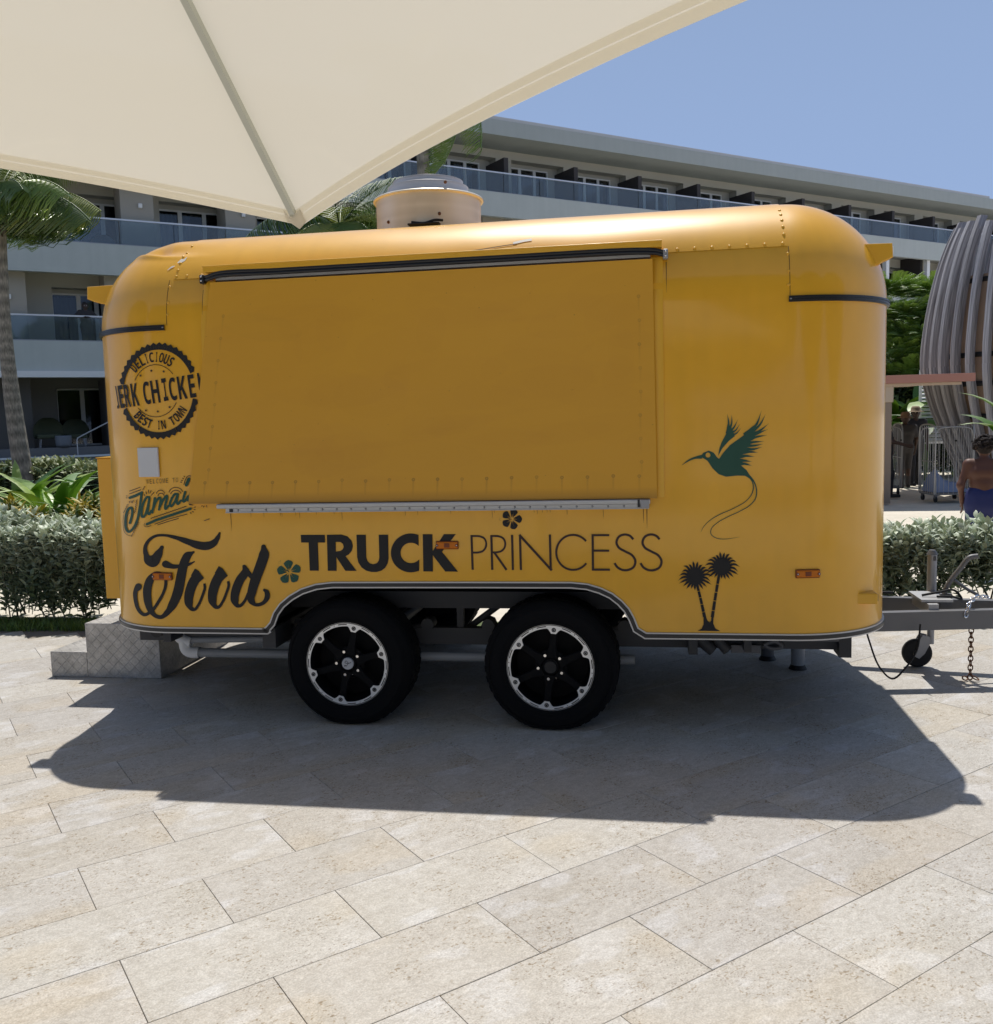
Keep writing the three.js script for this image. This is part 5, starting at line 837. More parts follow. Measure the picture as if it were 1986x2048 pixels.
function palm(label, trunkPts, radii, fronds, frondM, seed, opt = {}) {
  const p = thing('palm_tree', label, 'palm tree', trunkPts[0], 0, 'palms in front of the hotel'), o0 = V(...trunkPts[0]), c = new THREE.CatmullRomCurve3(trunkPts.map((q) => V(...q).sub(o0))), n = 60, k = 18, P = [], U = [], I = [], r = rng(seed);
  for (let i = 0; i <= n; i++) { const t = i / n, q = c.getPoint(t), f = t * (radii.length - 1), a = Math.min(radii.length - 2, Math.floor(f)), rr = lerp(radii[a], radii[a + 1], f - a) * (1 + 0.035 * ((i * 1.7) % 1)); for (let j = 0; j <= k; j++) { const s = j / k * 6.2832; P.push(q.x + rr * Math.cos(s), q.y, q.z + rr * Math.sin(s)); U.push(j / k, t); if (i && j) { const m = i * (k + 1) + j; I.push(m, m - 1, m - k - 2, m, m - k - 2, m - k - 1); } } }
  mesh('trunk', geo(P, I, U), std(0xffffff, 0.9, { map: trunkTex, bumpMap: trunkTex, bumpScale: 0.02 }), p);
  const top = c.getPoint(1);
  for (const [yaw, pitch, v, s] of fronds) { const f = mesh('frond', opt.geos[v], frondM[Math.floor(r() * frondM.length)], p); f.position.copy(top); f.rotation.order = 'YXZ'; f.rotation.set(pitch, yaw, 0); f.scale.setScalar(s); }
  stuff(mesh('fibre', Array.from({ length: 26 }, () => { const a = r() * 6.28, h = r() * 0.5; return rod([0.1 * Math.cos(a), top.y - h, 0.1 * Math.sin(a)], [0.19 * Math.cos(a + 0.3), top.y - h + 0.25 - 0.3 * r(), 0.19 * Math.sin(a + 0.3)], 0.014, 4); }).map((g) => g.translate(top.x, 0, top.z)), std(L(0.06, 0.045, 0.03), 0.95), p));
  return p;
}
{
  const geos = [frondGeo(2.0, 1.25, 0.62, 1, 0.9), frondGeo(2.2, 1.75, 0.66, 2, 1.2), frondGeo(2.0, 2.3, 0.6, 3, 1.5), frondGeo(2.3, 0.95, 0.62, 4, 0.35), frondGeo(1.75, 0.95, 0.85, 5, 2.1)];
  const gm = [leafMat(L(0.13, 0.23, 0.04), 0.42, 0.42), leafMat(L(0.20, 0.31, 0.05), 0.45, 0.42), leafMat(L(0.33, 0.38, 0.07), 0.45, 0.45), leafMat(L(0.08, 0.15, 0.03), 0.4, 0.42)];
  const r = rng(90), ring = (n, pitch, v, s, off) => Array.from({ length: n }, (_, i) => [off + i * 6.283 / n + 0.2 * r(), pitch + 0.15 * r(), v, s * (0.9 + 0.2 * r())]);
  palm('leaning ring-trunked palm at the left picture edge in front of the hotel', [[-10.22, 0, -9], [-10.40, 1.97, -9], [-10.46, 3.4, -9], [-10.40, 5.35, -9]], [0.17, 0.14, 0.115, 0.098, 0.095], [...ring(6, 0.25, 3, 0.9, 0.2), [1.57, 0.95, 4, 1.02], [1.3, 0.75, 4, 1.0], [1.85, 0.8, 4, 1.0], [0.5, 1.0, 4, 0.75], [2.6, 1.0, 4, 0.7], [-1.5, 1.1, 4, 0.8], [-2.2, 0.9, 4, 0.8], [3.4, 1, 4, 0.8], [0.9, 0.75, 4, 0.85], [2.2, 0.8, 4, 0.85]], gm, 95, { geos });
  palm('feather palm standing behind the middle of the trailer, only its crown visible', [[-5.0, 0, -9.4], [-4.95, 2, -9.4], [-4.85, 3.6, -9.4], [-4.78, 4.75, -9.4]], [0.17, 0.13, 0.11, 0.10], [[1.6, 1.25, 0, 0.95], [1.2, 1.5, 1, 0.8], [2.0, 1.6, 1, 0.75], [-1.6, 1.35, 1, 0.9], [-1.2, 1.55, 2, 0.8], [-2.0, 1.2, 0, 0.9], [0.2, 1.4, 1, 0.8], [-0.5, 1.2, 0, 0.8], [0.9, 1.1, 1, 0.85], [2.6, 0.9, 0, 0.9], [3.4, 0.6, 3, 0.9], [4.2, 0.8, 0, 0.9], [1.45, 0.55, 3, 1.0], [1.75, 0.95, 3, 0.8], [-1.4, 0.7, 0, 0.9], [0, 0.3, 3, 0.9], [2.2, 0.35, 1, 1.0], [1.3, 1.75, 2, 0.8], [-0.9, 1.7, 2, 0.75], [0.5, 1.75, 2, 0.7]], gm, 96, { geos });
  palm('tall feather palm behind the trailer with one frond tip below the parasol', [[-4.2, 0, -12.6], [-4.1, 3, -12.6], [-4.15, 6, -12.6], [-4.2, 8.1, -12.6]], [0.18, 0.15, 0.12, 0.1], [...ring(5, 0.4, 0, 0.9, 0.3), [1.7, 1.25, 2, 0.9], [1.25, 1.0, 1, 0.9], [-1.5, 1.0, 1, 0.9], [3.0, 1.0, 1, 0.8], [0.1, 0.9, 1, 0.8]], gm, 97, { geos });
}
// broad banana-like leaves
{
  const g = [0, 1, 2].map((i) => blade(1.0, 0.34 + 0.03 * i, { droop: [0.3, 0.6, 0.95][i], fold: 0.28, segs: 8, base: 0.1, tip: 1.7 })), ms = [leafMat(L(0.22, 0.38, 0.04), 0.45, 0.4), leafMat(L(0.09, 0.20, 0.025), 0.35, 0.4)];
  const ban = (label, x, z, s, n, seed, open = 0.65) => { const r = rng(seed), p = thing('banana_plant', label, 'plant', [x, 0, z], 0, 'broad-leaved banana plants'); for (let i = 0; i < n; i++) { const o = mesh('leaf', g[i % 3], ms[r() < 0.6 ? 0 : 1], p), a = i * 2.4 + r(); o.rotation.order = 'YXZ'; o.rotation.set(0.15 + open * r(), a, 0); o.position.set(0.12 * Math.cos(a), s * (0.55 + 0.5 * r()), 0.12 * Math.sin(a)); o.scale.setScalar(s * (0.55 + 0.3 * r())); mesh('leaf_stalk', rod([0, 0, 0], [0.12 * Math.cos(a), o.position.y, 0.12 * Math.sin(a)], 0.022, 6), ms[1], p); } return p; };
  ban('bright broad-leaved banana plant behind the hatted workers', 5.75, -19.0, 1.55, 13, 101); ban('broad-leaved banana plant left of the slatted pod behind the wire trolley', 6.5, -18.6, 1.6, 12, 102);
  ban('banana plant at the right picture edge behind the shirtless boy', 5.3, -9.6, 1.25, 12, 103, 0.35); ban('low banana plant between the pergola post and the hats', 5.1, -18.2, 1.2, 11, 104);
}
// feathery flame trees beside the slatted pod
{
  const spray = (() => { const l = []; for (let i = 0; i < 13; i++) for (const s of [-1, 1]) { const b = blade(0.11 * (1 - 0.5 * Math.abs(i / 12 - 0.4)), 0.021, { segs: 2, droop: 0.3 }); b.rotateZ(-s * 1.25); b.translate(0, 0.02 + i * 0.033, 0.05 * (i / 12) ** 2); l.push(b); } return merge(l); })();
  const tree = (label, x, z, clumps, n, seed, trunkH, c0, c1) => {
    const r = rng(seed), t = thing('flame_tree', label, 'tree', [x, 0, z], 0, 'feathery trees beside the pod'), it = [], br = [];
    for (const [cx, cy, cz, rx, ry] of clumps) { br.push(tube([[0, trunkH * 0.55, 0], [cx * 0.5, trunkH * 0.55 + (cy - trunkH * 0.55) * 0.6, cz * 0.5], [cx, cy - ry * 0.4, cz]], 0.035, 10, 6));
      for (let i = 0; i < n; i++) { const a = r() * 6.283, q = Math.sqrt(r()), y = (r() - 0.35) * ry * (1.1 - 0.6 * q); it.push([cx + rx * q * Math.cos(a), cy + y, cz + rx * q * Math.sin(a), -a + Math.PI / 2 + 1.4 * (r() - 0.5), 0.75 + 0.9 * r(), (r() - 0.5) * 0.6, 0.8 + 0.7 * r(), mix(c0, c1, clamp(0.5 + 0.9 * y / ry + 0.4 * (r() - 0.5), 0, 1))]); } }
    mesh('trunk', [tube([[0, 0, 0], [0.08, trunkH * 0.3, 0], [0, trunkH * 0.6, 0.05]], 0.09, 12, 8), ...br], std(L(0.07, 0.055, 0.045), 0.9), t);
    scatter('crown', spray, leafMat(0xffffff, 0.5, 0.5), t, it); return t;
  };
  const cl = (list, seed) => list;
  tree('feathery green tree between the trailer and the slatted pod', 6.7, -21, cl([[-0.6, 4.75, 0, 0.55, 0.35], [0.45, 4.65, 0.3, 0.6, 0.3], [-0.3, 4.1, 0.5, 0.5, 0.35], [0.7, 4.1, 0.2, 0.7, 0.3], [0.2, 3.55, 0.6, 0.8, 0.5], [-0.5, 3.1, 0.4, 0.75, 0.5], [0.6, 2.95, 0.2, 0.8, 0.5], [0.0, 2.5, 0.5, 0.9, 0.5], [-0.9, 2.3, 0.2, 0.7, 0.5], [1.2, 3.4, -0.2, 0.8, 0.5]]), 300, 111, 4.4, L(0.08, 0.18, 0.03), L(0.38, 0.54, 0.10));
  tree('darker feathery tree further back behind the flame tree', 7.2, -25, cl([[-1, 4.4, 0, 1, 0.6], [0.3, 4.2, 0, 1, 0.6], [1.4, 4.0, 0, 1, 0.6], [-0.6, 3.3, 0, 1.1, 0.7], [0.8, 3.0, 0, 1.2, 0.7], [-0.2, 2.2, 0.2, 1.4, 0.7]]), 260, 112, 3.8, L(0.06, 0.13, 0.02), L(0.24, 0.42, 0.06));
}
{ // shade trees on the photographer's side of the plaza
  const r = rng(130), g = sprig(8, 0.34, 0.13, 1.1, r), fm = leafMat(0xffffff, 0.25, 0.55), bark = std(L(0.09, 0.07, 0.055), 0.9);
  const names = ['broad leafy shade tree straight behind the photographer', 'broad shade tree behind the photographer to the right', 'broad shade tree behind the photographer to the left', 'shade tree at the far right end of the row behind the photographer', 'shade tree at the far left end of the row behind the photographer'];
  [[0.5, 13.5], [7.6, 12.5], [-7.2, 12.8], [14, 9.5], [-14.5, 9]].forEach(([x, z], k) => {
    const t = thing('shade_tree', names[k], 'tree', [x, 0, z], 0, 'shade trees round the plaza'), it = [];
    mesh('trunk', [tube([[0, 0, 0], [0.1, 1.5, 0], [0, 3.2, 0.1], [0.3, 5, 0]], 0.2, 16, 10), tube([[0, 2.6, 0], [-1, 4, 0.3], [-1.8, 5.5, 0.2]], 0.1, 10, 6), tube([[0, 2.9, 0], [1.1, 4.2, -0.3], [2, 5.6, -0.2]], 0.1, 10, 6)], bark, t);
    for (let i = 0; i < 2000; i++) { const a = r() * 6.283, e = Math.acos(1 - 2 * r()), R = 0.55 + 0.45 * Math.cbrt(r()); it.push([4.0 * R * Math.sin(e) * Math.cos(a), 6.2 + 4.2 * R * Math.cos(e), 3.2 * R * Math.sin(e) * Math.sin(a), r() * 6.28, (r() - 0.5) * 1.6, (r() - 0.5) * 1.5, 1 + 0.8 * r(), mix(L(0.03, 0.06, 0.015), L(0.09, 0.15, 0.03), r())]); }
    scatter('crown', g, fm, t, it);
  });
}
{ // dark shrubbery behind the pergola
  const r = rng(120), s = thing('shrubbery', 'dark leafy shrubbery behind the pergola and the wire trolleys', 'shrub', [6.2, 0, -20.2]), it = [];
  for (let i = 0; i < 4200; i++) { const x = (r() - 0.5) * 7, y = 0.1 + 2.5 * Math.pow(r(), 0.9), z = (r() - 0.5) * 1.6 - 0.25 * y; it.push([x, y, z, r() * 6.28, (r() - 0.5) * 1.5, (r() - 0.5) * 1.4, 1.1 + 0.9 * r(), r() < 0.22 ? mix(L(0.10, 0.2, 0.04), L(0.3, 0.36, 0.16), r()) : mix(L(0.015, 0.03, 0.01), L(0.05, 0.09, 0.02), r())]); }
  scatter('foliage', sprig(8, 0.13, 0.05, 1.1, r), leafMat(0xffffff, 0.25), s, it);
  stuff(mesh('stem', Array.from({ length: 24 }, (_, i) => rod([-3.3 + i * 0.28, 0, 0], [-3.3 + i * 0.28, 1.9, 0.2 * Math.sin(i)], 0.02, 5)), std(L(0.05, 0.04, 0.03), 0.9), s));
}

// ------------------------------------------------------------------ pergola, slatted pod, louvred wall
{
  const wood = dataTex(128, 256, (u, v, o) => { const a = n64(u * 64, v * 6) - 0.5, b = n128(u * 128, v * 10) - 0.5, k = 1 + a * 0.35 + b * 0.2; o[0] = 168 * k; o[1] = 166 * k; o[2] = 168 * k; });
  const pink = std(L(0.40, 0.19, 0.145), 0.75), cream = std(L(0.50, 0.40, 0.30), 0.8);
  const pg = thing('pergola', 'low flat shade roof with a dusty pink edge beam, right of the trailer', 'pergola', [4.1, 0, -12.85]);
  mesh('fascia_beam', rbox(3.1, 0.145, 0.12, 0.06, 2.255, 0, 0.006), pink, pg);
  mesh('underbeam', rbox(2.9, 0.05, 0.10, -0.05, 2.155, -0.06, 0.004), cream, pg);
  mesh('roof', span(-1.5, 1.5, 2.2, 2.30, -3.9, -0.07), cream, pg);
  for (const [x, z] of [[0.16, -0.12], [0.16, -3.7], [-1.35, -3.7], [-1.35, -0.12]]) { mesh('post', rbox(0.15, 2.13, 0.15, x, 1.065, z, 0.006), std(L(0.26, 0.20, 0.155), 0.8), pg); mesh('post_cap', rbox(0.19, 0.28, 0.19, x, 1.99, z, 0.006), cream, pg); }
  // egg-shaped pod with upright ribs
  const pod = thing('slatted_pod', 'tall barrel-shaped pod of curved grey timber ribs at the right picture edge', 'pavilion', [7.13, 0, -14.5]);
  const prof = [[0.92, 0.0], [1.12, 0.6], [1.38, 1.25], [1.62, 1.9], [1.745, 2.5], [1.70, 3.28], [1.55, 4.15], [1.38, 4.74], [1.16, 5.25]];
  const pc = new THREE.CatmullRomCurve3(prof.map((p) => V(p[0], p[1], 0))), N = 36;
  const ribG = (top, w, d) => { const P = [], U = [], I = [], n = 30; for (let i = 0; i <= n; i++) { const t = i / n * top, q = pc.getPoint(t); for (const [a, b] of [[-w / 2, d / 2], [w / 2, d / 2], [w / 2, -d / 2], [-w / 2, -d / 2]]) { P.push(q.x + b, q.y, a); U.push(a * 2 + b, q.y * 0.4); } if (i) { const k = i * 4; for (let s = 0; s < 4; s++) { const e = (s + 1) % 4; I.push(k - 4 + s, k - 4 + e, k + s, k - 4 + e, k + e, k + s); } } } const c = n * 4; I.push(c, c + 1, c + 2, c, c + 2, c + 3, 0, 2, 1, 0, 3, 2); const g = geo(P, I, U).toNonIndexed(); g.computeVertexNormals(); return g; };
  const rv = [ribG(1, 0.085, 0.17), ribG(0.965, 0.085, 0.17), ribG(0.985, 0.09, 0.18)], rm = [std(L(0.95, 0.95, 0.98), 0.6, { map: wood }), std(L(0.78, 0.77, 0.79), 0.7, { map: wood })];
  for (let k = 0; k < N; k++) { const o = mesh('rib', rv[(k * 7) % 3], rm[k % 3 ? 0 : 1], pod); o.rotation.y = k * 2 * Math.PI / N; }
  const inner = prof.map(([r, y]) => [r - 0.15, y]).filter((p) => p[1] > 0.01 && p[1] < 4.2); mesh('inner_wall', lathe(inner, 60), std(L(0.34, 0.235, 0.165), 0.8), pod);
  for (const [y, r] of [[1.55, 1.46], [2.15, 1.65], [2.68, 1.68], [4.05, 1.5]]) mesh('band', lathe([[r - 0.12, y - 0.045], [r - 0.07, y - 0.045], [r - 0.07, y + 0.045], [r - 0.12, y + 0.045]], 60), M.black, pod);
  const lw = thing('louvred_wall', 'pale louvred panel standing behind the trolleys beside the pod', 'wall panel', [6.62, 0, -18]);
  mesh('frame', [span(-0.45, -0.40, 0, 2.6, -0.03, 0.03), span(0.40, 0.45, 0, 2.6, -0.03, 0.03), span(-0.4, 0.4, 2.54, 2.6, -0.03, 0.03), span(-0.4, 0.4, 0.9, 0.95, -0.03, 0.03)], M.white, lw);
  for (let i = 0; i < 18; i++) mesh('louvre', box(0.8, 0.012, 0.085).rotateX(0.7).translate(0, 1.0 + i * 0.087, 0), std(L(0.62, 0.64, 0.66), 0.6), lw);
}
// ---- wire roll-cage trolleys
{
  const cm = std(L(0.38, 0.37, 0.36), 0.4, { metalness: 0.7 });
  const makeTrolley = (label, pos, turn) => {
    const t = thing('wire_trolley', label, 'trolley', pos, turn, 'wire roll-cage trolleys'), w = 0.70, d = 0.60, h = 1.40, b = 0.15;
    mesh('base', [rbox(w, 0.04, d, 0, b, 0, 0.006)], std(L(0.17, 0.16, 0.15), 0.6), t);
    for (const x of [-w / 2, w / 2]) { const s = mesh('side_frame', [tube([[x, b, -d / 2], [x, h - 0.06, -d / 2], [x, h, -d / 2 + 0.05], [x, h, d / 2 - 0.05], [x, h - 0.06, d / 2], [x, b, d / 2]], 0.014, 60, 8), rod([x, 0.75, -d / 2], [x, 0.75, d / 2], 0.008)], cm, t); for (let i = 1; i < 7; i++) mesh('wire', rod([x, b, -d / 2 + i * d / 7], [x, h, -d / 2 + i * d / 7], 0.005, 6), cm, s); }
    for (const z of [-d / 2, d / 2]) { const s = mesh('gate_frame', [tube([[-w / 2 + 0.03, b, z], [-w / 2 + 0.03, h - 0.1, z], [-w / 2 + 0.09, h - 0.05, z], [w / 2 - 0.09, h - 0.05, z], [w / 2 - 0.03, h - 0.1, z], [w / 2 - 0.03, b, z]], 0.012, 60, 8)], cm, t); for (let i = 1; i < 8; i++) mesh('wire', rod([-w / 2 + i * w / 8, b, z], [-w / 2 + i * w / 8, h - 0.06, z], 0.005, 6), cm, s); mesh('clip', rbox(0.04, 0.03, 0.03, w / 2 - 0.02, 1.1, z, 0.006), M.black, s); }
    for (const [x, z] of [[-0.3, -0.25], [0.3, -0.25], [-0.3, 0.25], [0.3, 0.25]]) { const c = mesh('castor', new THREE.CylinderGeometry(0.055, 0.055, 0.03, 18).rotateZ(Math.PI / 2).translate(x, 0.055, z), M.rubber, t); mesh('fork', rbox(0.045, 0.07, 0.06, x, 0.105, z, 0.008), M.steel, c); }
    return t;
  };
  const a = makeTrolley('wire roll-cage trolley with blue laundry beside the shirtless boy', [5.41, 0, -13.36], 0.17);
  copyOf(a, 'wire roll-cage trolley half hidden by the right end of the yellow trailer', [4.62, 0, -15.0], 0.05);
  const r = rng(7), nz = makeNoise(41, 16), P = [], I = [], n = 26;             // crumpled sheets in the first trolley
  for (let j = 0; j <= n; j++) for (let i = 0; i <= n; i++) { const u = i / n, v = j / n, e = Math.sin(Math.PI * u) * Math.sin(Math.PI * v), x = (u - 0.5) * 0.64, z = (v - 0.5) * 0.54; P.push(x, 0.18 + Math.pow(e, 0.35) * (0.10 + 0.34 * Math.exp(-(((x + 0.25) / 0.13) ** 2)) + 0.10 * nz(u * 7, v * 7) + 0.05 * nz(u * 15, v * 15)), z); if (i && j) { const k = j * (n + 1) + i; I.push(k, k - n - 2, k - 1, k, k - n - 1, k - n - 2); } }
  const sh = thing('laundry', 'crumpled pale blue bed sheets lying in the wire trolley', 'laundry', [5.41, 0, -13.36], 0.17);
  mesh('sheet', geo(P, I), std(L(0.22, 0.27, 0.40), 0.95), sh);
}

// ------------------------------------------------------------------ people: one smooth skin over a skeleton of tapered bones
function skin(bones, cell, k = 0.03) {
  let mn = [1e9, 1e9, 1e9], mx = [-1e9, -1e9, -1e9];
  for (const b of bones) for (let i = 0; i < 3; i++) { mn[i] = Math.min(mn[i], b[i] - b[6] - 0.03, b[i + 3] - b[7] - 0.03); mx[i] = Math.max(mx[i], b[i] + b[6] + 0.03, b[i + 3] + b[7] + 0.03); }
  const n = [0, 1, 2].map((i) => Math.ceil((mx[i] - mn[i]) / cell) + 2), F = new Float32Array(n[0] * n[1] * n[2]).fill(1);
  const id = (x, y, z) => (z * n[1] + y) * n[0] + x;
  for (const [ax, ay, az, bx, by, bz, ra, rb] of bones) {                // smooth minimum, bone by bone, inside each bone's box
    const R = Math.max(ra, rb) + k + cell * 2, lo = [], hi = [], A = [ax, ay, az], B = [bx, by, bz]; for (let i = 0; i < 3; i++) { lo[i] = clamp(Math.floor((Math.min(A[i], B[i]) - R - mn[i]) / cell), 0, n[i] - 1); hi[i] = clamp(Math.ceil((Math.max(A[i], B[i]) + R - mn[i]) / cell), 0, n[i] - 1); }
    const dx = bx - ax, dy = by - ay, dz = bz - az, l2 = dx * dx + dy * dy + dz * dz || 1e-9;
    for (let z = lo[2]; z <= hi[2]; z++) for (let y = lo[1]; y <= hi[1]; y++) for (let x = lo[0]; x <= hi[0]; x++) {
      const px = mn[0] + x * cell - ax, py = mn[1] + y * cell - ay, pz = mn[2] + z * cell - az, t = clamp((px * dx + py * dy + pz * dz) / l2, 0, 1);
      const d = Math.hypot(px - dx * t, py - dy * t, pz - dz * t) - (ra + (rb - ra) * t), q = id(x, y, z), f = F[q], h = Math.max(k - Math.abs(d - f), 0) / k; F[q] = Math.min(d, f) - h * h * k * 0.25;
    }
  }
  const vi = new Int32Array(F.length).fill(-1), P = [], I = [], C = [[0, 0, 0], [1, 0, 0], [0, 1, 0], [1, 1, 0], [0, 0, 1], [1, 0, 1], [0, 1, 1], [1, 1, 1]], E = [[0, 1], [2, 3], [4, 5], [6, 7], [0, 2], [1, 3], [4, 6], [5, 7], [0, 4], [1, 5], [2, 6], [3, 7]];
  for (let z = 0; z < n[2] - 1; z++) for (let y = 0; y < n[1] - 1; y++) for (let x = 0; x < n[0] - 1; x++) {
    const v = C.map(([a, b, c]) => F[id(x + a, y + b, z + c)]); let s = 0; v.forEach((q) => { if (q < 0) s++; }); if (!s || s === 8) continue;
    let X = 0, Y = 0, Z = 0, m = 0; for (const [a, b] of E) if ((v[a] < 0) !== (v[b] < 0)) { const t = v[a] / (v[a] - v[b]); X += C[a][0] + (C[b][0] - C[a][0]) * t; Y += C[a][1] + (C[b][1] - C[a][1]) * t; Z += C[a][2] + (C[b][2] - C[a][2]) * t; m++; }
    vi[id(x, y, z)] = P.length / 3; P.push(mn[0] + (x + X / m) * cell, mn[1] + (y + Y / m) * cell, mn[2] + (z + Z / m) * cell);
  }
  for (let z = 1; z < n[2] - 1; z++) for (let y = 1; y < n[1] - 1; y++) for (let x = 1; x < n[0] - 1; x++) {
    const a = F[id(x, y, z)] < 0;
    for (const [o, u, v] of [[[1, 0, 0], [0, 1, 0], [0, 0, 1]], [[0, 1, 0], [0, 0, 1], [1, 0, 0]], [[0, 0, 1], [1, 0, 0], [0, 1, 0]]]) {
      if ((F[id(x + o[0], y + o[1], z + o[2])] < 0) === a) continue;
      const p = [vi[id(x, y, z)], vi[id(x - u[0], y - u[1], z - u[2])], vi[id(x - u[0] - v[0], y - u[1] - v[1], z - u[2] - v[2])], vi[id(x - v[0], y - v[1], z - v[2])]];
      if (p.some((q) => q < 0)) continue; if (a) I.push(p[0], p[1], p[2], p[0], p[2], p[3]); else I.push(p[0], p[2], p[1], p[0], p[3], p[2]);
    }
  }
  return clean(geo(P, I));
}
const bone = (a, b, r, s = r) => [...a, ...b, r, s];
function handBones(w, dir, side, s) {                                  // wrist, direction of the fingers, direction of the thumb
  const W = V(...w), d = V(...dir).normalize(), t = V(...side).normalize(), nrm = d.clone().cross(t).normalize(), at = (a, b, c) => W.clone().addScaledVector(d, a * s).addScaledVector(t, b * s).addScaledVector(nrm, c * s).toArray(), out = [];
  for (const b of [-0.026, -0.009, 0.009, 0.026]) out.push(bone(at(0.0, b * 0.6, 0), at(0.075, b, 0), 0.014 * s, 0.012 * s));
  [[-0.028, 0.058], [-0.010, 0.072], [0.009, 0.076], [0.027, 0.068]].forEach(([b, l]) => { out.push(bone(at(0.078, b, 0), at(0.078 + l * 0.5, b * 1.1, -0.006), 0.0095 * s, 0.0085 * s), bone(at(0.078 + l * 0.5, b * 1.1, -0.006), at(0.078 + l, b * 1.05, -0.022), 0.0085 * s, 0.0072 * s)); });
  out.push(bone(at(0.02, 0.03, 0), at(0.05, 0.055, -0.01), 0.012 * s, 0.01 * s), bone(at(0.05, 0.055, -0.01), at(0.08, 0.058, -0.02), 0.01 * s, 0.008 * s)); return out;
}
function person(label, pos, turn, o) {                                 // faces local +z; o: height, arms, skin, outfit
  const p = thing('person', label, 'person', pos, turn), H = o.h, s = H / 1.7, q = (x, y, z) => [x * s, y * s, z * s], sk = std(o.skin, 0.55), cell = o.cell ?? 0.018;
  const sw = o.shoulder ?? 0.185, armL = o.armL ?? [[-sw - 0.06, 1.13, -0.02], [-sw - 0.05, 0.88, 0.06]], armR = o.armR ?? [[sw + 0.06, 1.13, -0.02], [sw + 0.05, 0.88, 0.06]], st = o.stride ?? 0.06;
  const torso = [bone(q(0, 0.98, 0), q(0, 1.12, -0.005), 0.125 * s, 0.12 * s), bone(q(-0.07, 0.95, 0), q(0.07, 0.95, 0), 0.115 * s), bone(q(-0.085, 1.28, -0.01), q(0.085, 1.28, -0.01), 0.115 * s), bone(q(-0.06, 1.14, 0), q(0.06, 1.14, 0), 0.108 * s), bone(q(-sw + 0.02, 1.385, -0.01), q(sw - 0.02, 1.385, -0.01), 0.068 * s), bone(q(0, 1.38, -0.005), q(0, 1.50, 0.01), 0.062 * s, 0.052 * s)];
  const head = [bone(q(0, 1.575, 0.0), q(0, 1.615, -0.005), 0.083 * s, 0.088 * s), bone(q(0, 1.53, 0.035), q(0, 1.57, 0.03), 0.055 * s, 0.066 * s), bone(q(0, 1.565, 0.098), q(0, 1.585, 0.088), 0.013 * s, 0.009 * s), bone(q(-0.086, 1.56, -0.005), q(-0.09, 1.59, -0.01), 0.014 * s, 0.017 * s), bone(q(0.086, 1.56, -0.005), q(0.09, 1.59, -0.01), 0.014 * s, 0.017 * s)];
  const arm = (sd, A) => { const S = q(sd * sw, 1.375, -0.01), E = q(...A[0]), Wr = q(...A[1]); return { b: [bone(S, E, 0.052 * s, 0.040 * s), bone(E, Wr, 0.041 * s, 0.027 * s)], E, Wr }; };
  const AL = arm(-1, armL), AR = arm(1, armR);
  const leg = (sd, f) => [bone(q(sd * 0.085, 0.92, 0), q(sd * 0.09, 0.49, 0.02 + f), 0.088 * s, 0.056 * s), bone(q(sd * 0.09, 0.49, 0.02 + f), q(sd * 0.09, 0.09, -0.015 + f * 1.5), 0.056 * s, 0.037 * s), bone(q(sd * 0.09, 0.45, 0 + f), q(sd * 0.09, 0.3, -0.03 + f * 1.3), 0.055 * s, 0.045 * s), bone(q(sd * 0.09, 0.045, -0.04 + f * 1.5), q(sd * 0.10, 0.03, 0.14 + f * 1.5), 0.040 * s, 0.028 * s)];
  const hb = [AL, AR].flatMap((a, i) => { const d = V(...a.Wr).sub(V(...a.E)).normalize(); return handBones(a.Wr, d.toArray(), o.thumb?.[i] ?? [0, 0.2, 1], s); });
  const body = [skin([...torso, ...AL.b, ...AR.b, ...leg(-1, st), ...leg(1, -st)], cell, 0.045 * s), skin([...head, bone(q(0, 1.48, 0.01), q(0, 1.52, 0.01), 0.05 * s)], Math.min(cell, 0.012), 0.03 * s), skin(hb, Math.min(cell, 0.008), 0.006)];
  mesh('body', body, sk, p);
  each('eye', [-1, 1].map((k) => new THREE.SphereGeometry(0.011 * s, 8, 6).translate(k * 0.032 * s, 1.592 * s, 0.083 * s)), M.white, p);
  const cloth = (name, bones, m, c = cell, k = 0.04) => mesh(name, skin(bones, c, k * s), m, p), fat = (list, e) => list.map((b) => [...b.slice(0, 6), b[6] + e, b[7] + e]);
  return { p, q, s, torso, head, arm: [AL, AR], leg, fat, cloth, st };
}
